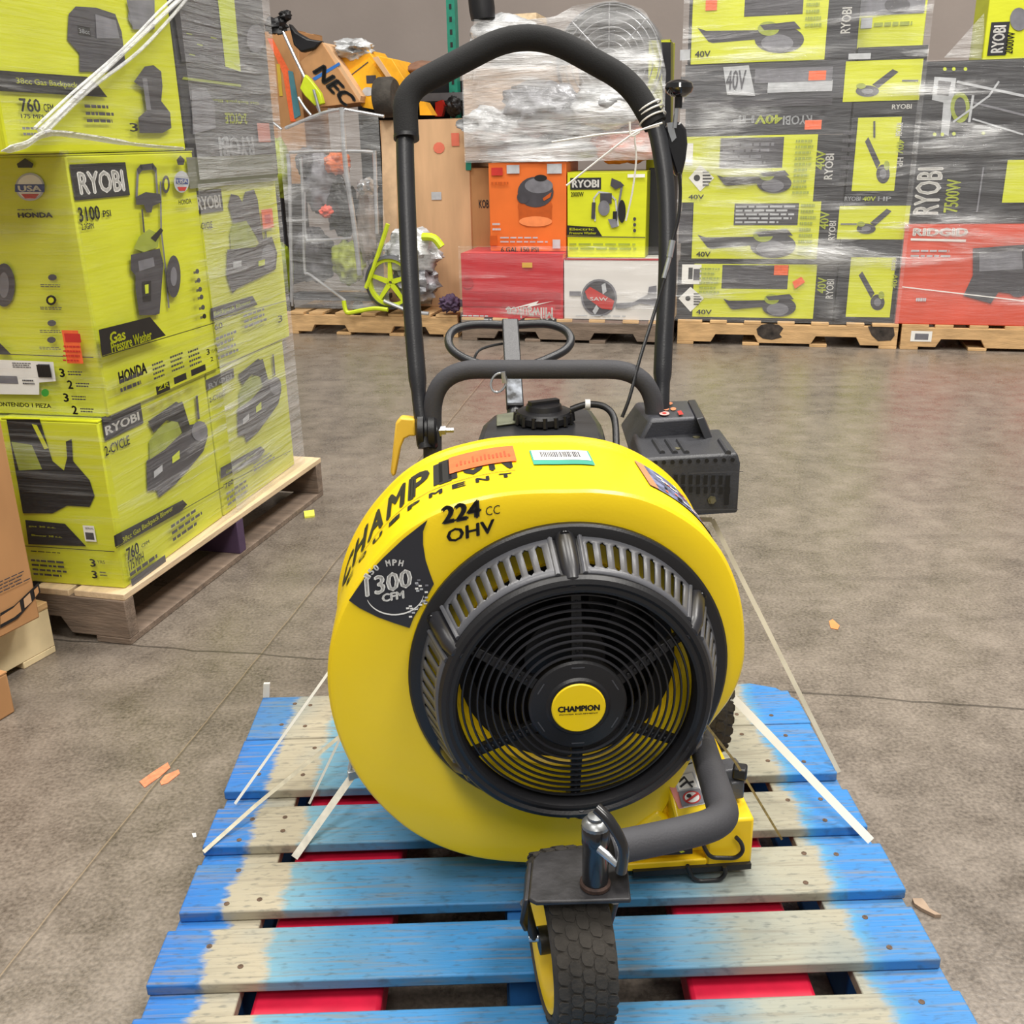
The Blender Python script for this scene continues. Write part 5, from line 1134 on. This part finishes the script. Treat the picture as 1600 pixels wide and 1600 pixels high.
f = rface(t3); f.ell(836, 322, 27, 16, ORD); f.poly([(810, 322), (862, 322), (862, 346), (852, 354), (822, 354), (811, 346)], ORD); f.ell(837, 346, 26, 8, mat('pale_orange_ink', 'ec8b52', .5)); f.ell(837, 300, 28, 24, INKG); f.ell(842, 290, 22, 12, INKM); f.ell(818, 308, 10, 10, INKG); f.poly([(848, 310), (862, 300), (860, 308), (850, 314)], ORD); f.ell(845, 278, 10, 5, INK)
f.rect(855, 256, 878, 271, INKL); f.rect(792, 258, 812, 271, INKL); f.rect(768, 262, 786, 274, REDI); f.text(783, 386, 842, 394, '6 GAL 150 PSI', INK); f.lines(782, 368, 860, 381, 2, INKL, .35); f.lines(768, 282, 806, 290, 1, ORD); f.rect(766, 368, 778, 383, ORD); f.rect(864, 374, 876, 388, INKL); f.lines(770, 346, 784, 362, 2, INKL, .4); f.build('front_print', OB)
GB = carton('tool_carton', 'lime generator carton stacked on the white saw carton', R_(RS(886, 330, t3), t3), GX, RS(1010, 330, t3) - RS(886, 330, t3), GY, .4, zW + .001, RH(950, 268, t3).z, LIME)
f = rface(t3); f.rect(891, 278, 939, 296, BOXBK); f.text(894, 281, 936, 293, 'RYOBI', WINK, 0, .04); f.text(892, 300, 912, 307, '2000W', INK); f.poly([(886, 352), (932, 355), (941, 369), (886, 367)], INK); f.text(890, 356, 928, 360, 'Electric', LIME); f.text(890, 362, 932, 366, 'Pressure Washer', LIME); f.line([(886, 369), (1008, 371)], .005, INKG)
f.line([(930, 345), (928, 310), (936, 300), (952, 302), (962, 312), (966, 352)], .009, INKL); f.line([(928, 318), (927, 340)], .022, INKG); f.line([(972, 290), (962, 350)], .012, INKM); f.rect(938, 302, 956, 318, INKG); f.ell(944, 325, 9, 12, INKM); f.ell(972, 330, 6, 18, INK); f.poly([(956, 278), (970, 284), (976, 290), (962, 296), (954, 290)], INKG); f.rect(958, 330, 964, 345, INK); f.poly([(950, 342), (962, 342), (966, 354), (956, 356)], INKM)
f.rect(981, 272, 1008, 277, WINK); f.lines(890, 378, 1004, 392, 2, LIMED, .5); [f.ell(992, 342 + 9 * i, 2.5, 3, INKG, 8) for i in range(3)]; f.build('front_print', GB)
KB = rbox('brown_carton', 'narrow brown carton between the tan crate and the orange carton', 733, 768, 262, 385, .35, .3, KRAFT, None, z0=zA - .3, ym=330)
f = rface(.35); f.text(748, 312, 764, 325, 'KOB', INKG, 0, .02); f.build('front_print', KB)

# --- wrapped goods above the second pallet
from mathutils import noise as mnoise
def blob(mb, c, rx, ry, rz, m, seed=0, rough=.25, seg=20, rings=12, freq=2.5):
    c = Vector(c); vs = []; fs = []
    for j in range(rings + 1):
        th = PI * j / rings
        for i in range(seg):
            a = 2 * PI * i / seg; d = Vector((math.sin(th) * math.cos(a), math.sin(th) * math.sin(a), math.cos(th)))
            k = 1 + rough * (.8 * mnoise.noise(d * freq + Vector((seed * 7.3, seed, 0))) + .25 * mnoise.noise(d * freq * 2.7 + Vector((seed, 3, 0))))
            vs.append(c + GX * d.x * rx * k + GY * d.y * ry * k + UZ * d.z * rz * k)
    for j in range(rings):
        for i in range(seg): l = (i + 1) % seg; fs.append((j * seg + i, (j + 1) * seg + i, (j + 1) * seg + l, j * seg + l))
    mb.add(vs, fs, m, True)
WRAP = mat('crumpled_film_over_goods', 'c4c6c8', .2, .15, vary=.4, scale=7, bump=1.0, bscale=14, stretch=(1, 1, 2.2))
WRAPD = mat('dark_goods_under_film', '8c8d92', .25, .2, vary=.5, scale=9, bump=1.0, bscale=18, stretch=(1, 1, 2))
WRAPT = mat('tan_goods_under_film', 'c4ad9a', .3, .05, vary=.2, scale=4, bump=.7, bscale=14, stretch=(1, 1, 4))
WRAPO = mat('orange_goods_under_film', 'd0704a', .3, .05, vary=.25, scale=8, bump=.8, bscale=16)
def px_r(px, py, rx, ry, t):
    c = RH(px, py, t); return c, (RH(px + rx, py, t) - c).length, (RH(px, py + ry, t) - c).length
def lump(name, label, cat, px, py, rx, ry, t, m, seed, depth=None, rough=.25, freq=2.5, group=None):
    c, a, b_ = px_r(px, py, rx, ry, t); mb = MB(); blob(mb, c, a, depth or min(a, b_) * 1.1, b_, m, seed, rough, 48, 32, freq * .8); o = mb.build(name, sharp=70); return tag(o, label, cat, group)
TBX = rbox('brown_carton', 'wide tan carton under film above the orange carton', 724, 905, 104, 188, .32, .45, WRAPT, None, z0=RH(800, 250, .32).z, ym=160)
lump('wrapped_bundle', 'silvery film-wrapped lump jutting left above the orange carton', 'wrapped goods', 775, 195, 52, 26, .24, WRAP, 1, rough=.5)
lump('wrapped_bundle', 'dark engine shape under film in the middle of the wrapped pile', 'wrapped goods', 850, 172, 62, 44, .26, WRAPD, 2, rough=.45, freq=3.2)
lump('wrapped_bundle', 'long grey wrapped roll lying on the orange carton', 'wrapped goods', 850, 238, 86, 17, .22, WRAPD, 3, rough=.3)
lump('wrapped_bundle', 'pale wrapped mass below the drum fan, beside the string knot', 'wrapped goods', 955, 165, 66, 40, .22, WRAP, 4, rough=.35, freq=3)
lump('wrapped_bundle', 'orange wrapped bundle behind the string, above the lime generator carton', 'wrapped goods', 978, 226, 52, 30, .24, WRAPO, 5, rough=.3)
lump('wrapped_bundle', 'wrapped white tarp at the upper left of the pile', 'wrapped goods', 790, 62, 55, 40, .4, WRAP, 6, rough=.3)
# drum fan
fc_, fr, _ = px_r(952, 96, 82, 82, .30); fan = thing('drum_fan', 'large round drum fan under film at the top of the middle pile', 'fan', fc_ - UZ * fr)
DRUM = mat('grey_fan_metal', '8f9094', .35, .5, vary=.15)
b = MB(); b.lathe(fc_, GY, [(fr, -.02), (fr * 1.02, -.02), (fr * 1.02, .26), (fr, .26)], DRUM, seg=64, close=True)
b.build('drum', fan)
b = MB(); b.lathe(fc_ + GY * .2, GY, [(0, 0), (fr, 0)], mat('pale_fan_back', '98979a', .6), seg=48); b.build('rear_panel', fan)
for k in range(5):
    a = 2 * PI * k / 5 + .2; d1 = GX * math.cos(a) + UZ * math.sin(a); d2 = GX * math.cos(a + .55) + UZ * math.sin(a + .55)
    b = MB(); q = [fc_ + GY * .1 + d1 * fr * .15, fc_ + GY * .06 + d1 * fr * .9, fc_ + GY * .12 + (d1 + d2).normalized() * fr * .94, fc_ + GY * .17 + d2 * fr * .9, fc_ + GY * .14 + d2 * fr * .15]; b.prism(q, GY * .004, mat('dark_fan_blade', '5d5e66', .4, .4)); b.build('blade', fan)
b = MB(); b.lathe(fc_ + GY * .02, GY, [(0, 0), (fr * .13, .0), (fr * .15, .02), (fr * .15, .1)], DRUM, seg=24); b.build('motor', fan)
b = MB()
for k in range(7): b.tube([fc_ - GY * .018 + (GX * math.cos(a) + UZ * math.sin(a)) * fr * (.22 + .125 * k) for a in [2 * PI * j / 40 for j in range(40)]], .0035, DRUM, seg=5, closed=True)
for k in range(8): a = PI * k / 4; d = GX * math.cos(a) + UZ * math.sin(a); b.tube([fc_ - GY * .02 + d * fr * .2, fc_ - GY * .02 + d * fr], .004, DRUM, seg=5)
b.build('guard_wires', fan)
b = MB(); p = RH(753, 8, .3); b.lathe(RH(755, 30, .3), UZ + GX * -.1, [(.07, 0), (.075, .05), (.07, .3)], BK, seg=24); tag(b.build('drain_hose'), 'thick black hose end at the top above the foam handle', 'hose')
b = MB(); b.box(RH(776, 34, .45), RH(838, 30, .45) - RH(776, 34, .45), GY * .3, UZ * .035, WOODP); tag(b.build('white_board'), 'thin pale board lying flat beside the black hose end', 'board')
lb_ = rbox('tool_carton', 'slim lime carton behind the drum fan, left of the tall stack', 1012, 1046, 62, 200, .35, .3, LIME, None, z0=RH(1030, 290, .35).z, ym=130)
f = rface(.35); f.poly([(1034, 66), (1048, 66), (1048, 200), (1036, 200)], BOXBK); f.build('front_print', lb_)
DB = rbox('dark_carton', 'dark carton in the gap beside the right handle tube', 1012, 1052, 262, 400, .25, .3, BOXBK, None, z0=zW + .002, ym=330)

# --- first pallet: cage, crates, mower wheel
CA = rbox('tan_crate', 'large pale tan crate behind the left handle tube', 601, 736, 186, 474, .34, .55, KRAFT2, None, z0=ZP, ym=330)
f = rface(.34); f.poly([(596, 190), (618, 188), (622, 440), (600, 440)], mat('pale_crate_slat', 'd8b893', .8, vary=.06)); f.ell(686, 231, 9, 9, mat('faded_red_sticker', 'd87058', .6), 10); f.rect(705, 208, 718, 228, mat('faded_red_sticker')); f.rect(674, 300, 690, 312, INKL); f.poly([(728, 246), (733, 244), (737, 252), (736, 266), (728, 266)], TEAL); f.build('front_print', CA)
cg = thing('wire_cage_cart', 'clear-wrapped metal cage cart full of tools on the leftmost pallet', 'cart', RH(520, 480, .15))
CHR = mat('galvanised_cage_tube', 'c3c6ca', .3, .7, vary=.1)
def rtube(mb, q, t, r, m, n=4): mb.tube(smooth_path([RH(x, y, t) for x, y in q], n), r, m, seg=8)
for q, t, r in [([(450, 240), (453, 300), (456, 478)], .1, .012), ([(470, 245), (474, 330), (476, 420), (486, 430), (540, 470)], .12, .009), ([(534, 168), (540, 260), (553, 350), (562, 430)], .08, .016), ([(585, 235), (587, 300), (589, 365)], .1, .012), ([(452, 238), (500, 236), (560, 236), (586, 238)], .1, .010), ([(476, 300), (478, 368), (490, 375), (550, 372)], .11, .008), ([(446, 200), (500, 178), (534, 170)], .1, .010), ([(534, 170), (600, 182)], .12, .010), ([(452, 345), (480, 344)], .11, .006)]:
    b = MB(); rtube(b, q, t, r, CHR); b.build('cage_tube', cg)
b = MB(); b.box(R_(RS(450, 470, .14), .14, ZP + .06), GX * (RS(598, 470, .14) - RS(450, 470, .14)), GY * .18, UZ * .03, GR); b.build('cage_floor', cg)
for x in (452, 560):
    b = MB(); b.lathe(RH(x, 482, .1) , GX, [(.02, -.02), (.045, -.02), (.045, .02), (.02, .02)], RUB, seg=20); b.build('castor', cg)
random.seed(11)
for i, (x, y, rx, ry, t, m, lb__) in enumerate([(505, 290, 26, 46, .3, INKM, 'grey tool body low in the left of the cage cart'), (528, 255, 16, 18, .25, ORNG, 'orange tool housing near the top of the cage cart'), (535, 325, 22, 44, .3, BK, 'black tool body in the middle of the cage cart'), (492, 400, 28, 40, .35, INKG, 'dark machine at the foot of the cage cart'), (545, 410, 22, 34, .3, LIMED, 'olive green tool at the lower right of the cage cart'), (482, 255, 14, 24, .28, INKG, 'dark handle piece at the upper left of the cage cart'), (574, 292, 12, 14, .18, ALU, 'silver wrapped fitting on the right side of the cage cart'), (514, 330, 10, 10, .22, REDO, 'small red-orange part inside the cage cart'), (575, 350, 14, 60, .35, mat('brown_grey_panel', '8a8078', .6), 'brown grey panel at the right side of the cage cart')]):
    lump('caged_tool', lb__, 'tool', x, y, rx, ry, t, m, 20 + i, .12, .4, 3.0, 'loose tools inside the cage cart')
# lime wheel machine
wc, wr_, _ = px_r(611, 441, 35, 35, .02); wm = thing('lime_wheel_machine', 'film-wrapped machine with lime spoked wheel at the crate foot', 'yard machine', wc - UZ * wr_)
LP = mat('lime_plastic', 'c3d428', .4, vary=.06); b = MB()
b.lathe(wc, -GY, [(wr_ * .86, -.02), (wr_, -.02), (wr_, .02), (wr_ * .86, .02)], LP, seg=40, close=True); wl = b.build('wheel_rim', wm)
b = MB(); b.lathe(wc, -GY, [(wr_, -.03), (wr_ * 1.12, -.02), (wr_ * 1.12, .02), (wr_, .03)], GR, seg=40, close=True); b.build('tyre', wl)
for k in range(5):
    a = 2 * PI * k / 5 + .3; d = GX * math.cos(a) + UZ * math.sin(a); e = GX * -math.sin(a) + UZ * math.cos(a)
    b = MB(); b.prism([wc + d * .01 - e * .016, wc + d * wr_ * .9 - e * .010, wc + d * wr_ * .9 + e * .010, wc + d * .01 + e * .016], -GY * .015, LP); b.build('spoke', wl)
b = MB(); rtube(b, [(572, 450), (590, 400), (606, 350)], .0, .014, LP); b.build('arm', wm)
b = MB(); rtube(b, [(660, 370), (678, 372), (690, 386)], .02, .024, LP); b.build('arm', wm)
c, a_, b__ = px_r(645, 395, 42, 36, .12); b = MB(); blob(b, c, a_, .12, b__, WRAP, 41, .4, 28, 18, 3.2); b.build('engine_cover', wm)
c, a_, b__ = px_r(650, 440, 36, 34, .14); b = MB(); blob(b, c, a_, .12, b__, WRAPD, 43, .4, 28, 18, 3.2); b.build('engine_body', wm)
b = MB(); rtube(b, [(537, 470), (542, 488), (560, 486), (585, 482), (606, 484)], -.02, .014, LP); b.build('lower_tube', wm)
b = MB(); rtube(b, [(600, 470), (640, 486), (670, 490)], -.01, .012, CHR); b.build('lower_tube', wm)
lump('cable_bundle', 'dark purple tangle of cables right of the lime wheel machine', 'cables', 704, 474, 16, 12, .05, PURP, 51, .06, .6, 4)
# dark goods in the gap beside the left stack
rbox('dark_carton', 'dark carton in the gap between the left stack and the cage cart', 418, 449, 270, 470, .5, .4, BOXBK, None, z0=ZP + .1, ym=400)
lump('green_goods', 'olive green bag above the dark carton beside the left stack', 'bag', 436, 262, 15, 46, .3, LIMED, 61, .1)
lump('green_goods', 'lime film-wrapped goods low beside the left stack', 'bag', 443, 420, 12, 38, .25, mat('dim_lime_goods', '8fa020', .5, vary=.3), 62, .1)

# --- goods piled on top of the first pallet
PB1 = rbox('brown_carton', 'tall brown carton with orange strap behind the left stack top', 408, 470, 48, 196, .55, .4, KRAFT, None, z0=.9, ym=120)
f = rface(.55); f.poly([(418, 60), (426, 60), (452, 110), (462, 190), (454, 190), (442, 115)], STK); f.rect(432, 100, 442, 150, mat('mustard_ink', 'c8a838', .5)); f.poly([(450, 110), (458, 112), (470, 180), (460, 186)], mat('slate_teal_ink', '4d8490', .5)); f.build('front_print', PB1)
KX = mat('brown_cardboard_side', 'b5875a', .85, vary=.06, scale=14)
q = [RH(x, y, .35) for x, y in [(468, 97), (503, 66), (563, 160), (500, 168)]]
# tilted box: a prism leaning on the cage
tb_ = thing('brown_carton', 'brown carton tipped over with big black letters on top of the cage cart', 'box', q[3]); b = MB()
b.prism(q, GY * .35, KX); tb1 = b.build('carton_body', tb_, bevel=.004)
b = MB(); b.prism([RH(x, y, .355) for x, y in [(503, 66), (513, 72), (564, 150), (562, 160)]], GY * .34, KRAFT2); b.build('side_panel', tb_)
f = rface(.35)
def ttext(f, c0, ex, ey, txt, m, bold=.03):
    vs, fs = text_geo(txt, bold); a = RH(*c0, .35); bx = RH(c0[0] + ex[0], c0[1] + ex[1], .35) - a; by = RH(c0[0] + ey[0], c0[1] + ey[1], .35) - a
    f.mb.add([a + bx * x + by * y - GY * .004 for x, y in vs], fs, m)
ttext(f, (487, 112), (52, 56), (20, -12), 'NEC', INK, .05)
f.poly([(488, 122), (530, 97), (532, 101), (492, 126)], BLUEL); f.build('front_print', tb_)
yb = thing('amber_carton', 'amber yellow carton leaning beside the tipped brown carton', 'box', RH(560, 170, .45)); b = MB()
b.prism([RH(x, y, .45) for x, y in [(528, 92), (575, 78), (604, 118), (588, 170), (566, 168)]], GY * .3, DEWY); b.build('carton_body', yb, bevel=.004)
b = MB(); b.prism([RH(x, y, .44) for x, y in [(545, 110), (576, 90), (606, 132), (590, 172), (568, 168)]], GY * .1, mat('bright_amber_panel', 'f4b41e', .5)); p_ = b.build('front_panel', yb)
f = rface(.44); f.rect(572, 118, 588, 130, INKG); f.ell(575, 143, 9, 7, INKL); f.line([(548, 118), (575, 97)], .006, INKG); f.build('front_print', yb)
y2 = thing('amber_carton', 'amber carton lid slanting down behind the foam grip', 'box', RH(630, 145, .38)); b = MB()
b.prism([RH(x, y, .38) for x, y in [(586, 86), (612, 92), (637, 132), (630, 150), (622, 140)]], GY * .35, DEWY); b.build('carton_body', y2, bevel=.003)
b = MB(); b.prism([RH(x, y, .37) for x, y in [(582, 90), (590, 88), (628, 145), (622, 147)]], GY * .3, KRAFT2); b.build('edge_panel', y2)
b = MB(); b.prism([RH(x, y, .42) for x, y in [(655, 158), (664, 160), (676, 180), (656, 180)]], GY * .1, DEWY); tag(b.build('amber_case'), 'small amber case corner inside the foam handle bend', 'case')
wt, wr2, _ = px_r(604, 152, 15, 27, .3); b = MB(); b.lathe(wt, GX, [(.03, -.06), (.1, -.06), (.115, -.04), (.115, .04), (.1, .06), (.03, .06)], RUB, seg=32); wk = b.build('spare_wheel'); tag(wk, 'black rubber wheel beside the amber carton', 'wheel')
b = MB(); b.lathe(wt - GX * .055, -GX, [(.055, 0), (.055, .01), (.02, .02), (0, .02)], ALU, seg=16); b.build('hub', wk)
lump('plastic_bag', 'crumpled clear plastic bag over the amber carton', 'plastic bag', 552, 78, 30, 16, .5, WRAP, 71, .12, .5, 3)
lump('brown_bag', 'brown sack behind the foam grip bend', 'bag', 668, 112, 34, 17, .7, mat('brown_sack', '7a5a48', .85, vary=.1), 72, .15, .2)
tr = thing('string_trimmer', 'trimmer with black head and chrome shaft leaning behind the left stack', 'string trimmer', RH(500, 180, .3))
b = MB(); rtube(b, [(437, 38), (458, 84), (480, 130), (502, 180)], .28, .010, STEEL); b.build('shaft', tr)
c, a_, b__ = px_r(432, 40, 17, 13, .28); b = MB(); blob(b, c, a_, .06, b__, BK, 73, .6, 20, 14, 3); b.build('motor_head', tr)
c, a_, b__ = px_r(446, 24, 9, 8, .28); b = MB(); blob(b, c, a_, .04, b__, BK, 74, .5, 16, 10, 3); b.build('head_knob', tr)
b = MB(); b.prism([RH(x, y, .33) for x, y in [(450, 36), (462, 50), (480, 60), (502, 64), (492, 76), (470, 82), (458, 70)]], GY * .06, BK); b.build('guard', tr, bevel=.01)
b = MB(); b.prism([RH(x, y, .26) for x, y in [(476, 116), (484, 124), (500, 145), (505, 162), (492, 166), (476, 150), (468, 138)]], GY * .04, LP); b.build('lime_shroud', tr, bevel=.006)
for q in ([(466, 152), (476, 168), (486, 180)], [(421, 188), (430, 194), (440, 202)], [(490, 140), (500, 176)]):
    b = MB(); rtube(b, q, .24, .009, STEEL, 2); tag(b.build('chrome_rod'), {466: 'short chrome rod under the lime trimmer shroud', 421: 'chrome rod end beside the left stack', 490: 'thin chrome rod crossing the lime shroud'}[q[0][0]], 'rod')
# rack behind
rk = thing('storage_rack', 'green perforated rack post with dark shelf beam behind the piles', 'rack', R_(RS(706, 90, 1.0), 1.0))
b = MB(); s_ = RS(700, 90, 1.0); s2_ = RS(713, 90, 1.0); b.box(R_(s_, 1.0, 0), GX * (s2_ - s_), GY * .07, UZ * 3.2, TEAL); b.build('post', rk)
for k in range(26):
    p = R_(s_ + .02, .998, .9 + k * .075); b = MB(); b.box(p, GX * .016, GY * .003, UZ * .03, INK); b.build('post_hole', rk)
b = MB(); b.box(R_(RS(560, 155, .98), .98, RH(680, 158, .98).z), GX * (RS(742, 155, .98) - RS(560, 155, .98)), GY * .05, UZ * .05, mat('grey_rack_beam', '5c5d60', .5)); b.build('beam', rk)
b = MB(); b.box(R_(RS(560, 155, 1.1), 1.08, .5), GX * (RS(742, 155, 1.1) - RS(560, 155, 1.1)), GY * .1, UZ * (RH(680, 128, 1.1).z - .5), DARK); b.build('gap_shade_sheet', rk)  # dark sheet put in for the shade of the gap behind the beam
b = MB(); b.prism([RH(x, y, .9) for x, y in [(680, 160), (690, 156), (694, 168), (690, 182), (680, 182)]], GY * .05, mat('red_tool_plastic', 'c8281c', .4)); tag(b.build('red_tool'), 'small red tool on the dark rack shelf inside the handle', 'tool')
lump('black_tool', 'black tool motor on the dark rack shelf right of the red tool', 'tool', 709, 166, 12, 15, .9, BK, 81, .06, .4, 3)
# films of the row
def rfilm(name, label, x0, x1, ya, yb_, t, m, ym=300, topl=None):
    s0, s1 = RS(x0, ym, t), RS(x1, ym, t); xm = (x0 + x1) / 2
    def top(u):
        px = x0 + (x1 - x0) * u
        for (a, ya_), (c, yc) in zip(topl, topl[1:]):
            if a <= px <= c + .01: return RH(px, ya_ + (yc - ya_) * (px - a) / (c - a), t).z
        return RH(px, topl[-1][1], t).z
    b = MB(); film_sheet(b, R_(s0, t), GX, s1 - s0, RH(xm, yb_, t).z, RH(xm, ya, t).z, -GY, m, nx=40, nz=34, amp=.018, top=top if topl else None)
    return tag(b.build(name), label, 'plastic wrap')
RF1 = film_mat('row_film_hazy', .24, 1.0, (.8, .8, 6), rough=.15, lo=.46); RF2 = film_mat('row_film', .09, 1.3, (.6, .6, 5.5), rough=.14, lo=.50); RF3 = film_mat('row_film_light', .07, 1.2, (.6, .6, 7), rough=.15)
rfilm('stretch_film', 'hazy film around the cage cart on the leftmost pallet', 446, 600, 168, 482, .03, film_mat('cage_film', .15, .95, (.7, .7, 5), rough=.15, lo=.47), 330, [(446, 202), (500, 180), (534, 168), (600, 182)])
rfilm('stretch_film', 'light film around the red and white cartons', 718, 1046, 385, 506, -.055, RF3, 450)
rfilm('stretch_film', 'hazy film around the wrapped pile and drum fan', 722, 1040, 2, 252, .06, RF1, 130, [(722, 108), (738, 60), (742, 30), (800, 34), (870, 26), (900, 8), (960, 0), (1005, 14), (1025, 50), (1040, 110)])
rfilm('stretch_film', 'glossy film around the tall green and black carton stack', 1053, 1410, -40, 504, .025, RF2, 450)
rfilm('stretch_film', 'glossy film around the red-orange and black cartons at right', 1404, 1720, 90, 508, .005, RF2, 430)
# corner swath of film between the right stacks
b = MB(); b.flat([RH(1475, 90, .1), RH(1538, 20, .12), RH(1538, 91, .12)], RF1); tag(b.build('film_swath'), 'slanting film swath left of the top right lime carton', 'plastic wrap')

# ================================================================== bits on the floor
def scrap(label, q, m, th=.0012, cat='paper scrap'):
    b = MB(); b.prism([atz(x, y, .0005) for x, y in q], UZ * th, m); return tag(b.build('label_scrap'), label, cat)
PE = mat('peach_sticker_scrap', 'dd8660', .7, vary=.15, scale=90)
t = thing('sticker_scrap', 'torn orange sticker on the floor joint left of the blue pallet', 'sticker', atz(248, 1212, 0))
for q in ([(218, 1222), (240, 1206), (262, 1192), (266, 1200), (250, 1214), (226, 1231)], [(250, 1222), (258, 1212), (279, 1203), (281, 1209), (262, 1224), (252, 1227)]):
    b = MB(); b.prism([atz(x, y, .0005) for x, y in q], UZ * .0012, PE); b.build('torn_piece', t)
scrap('small orange scrap on the floor right of the blower', [(1295, 971), (1301, 968), (1312, 978), (1309, 984), (1298, 982)], mat('orange_scrap', 'd88a50', .7))
scrap('lime paper tag on the floor beside the left pallet corner', [(475, 801), (491, 799), (492, 808), (476, 810)], mat('lime_tag', 'e4e45a', .6), .006, 'tag')
scrap('white speck of paper left of the blue pallet', [(300, 1303), (306, 1302), (307, 1308), (302, 1309)], WINK)
scrap('broken wood splinter on the floor at the right pallet edge', [(1425, 1408), (1440, 1408), (1446, 1415), (1452, 1424), (1470, 1434), (1460, 1434), (1440, 1424), (1428, 1416)], mat('splinter_wood', '9b8672', .8, vary=.2), .006, 'splinter')
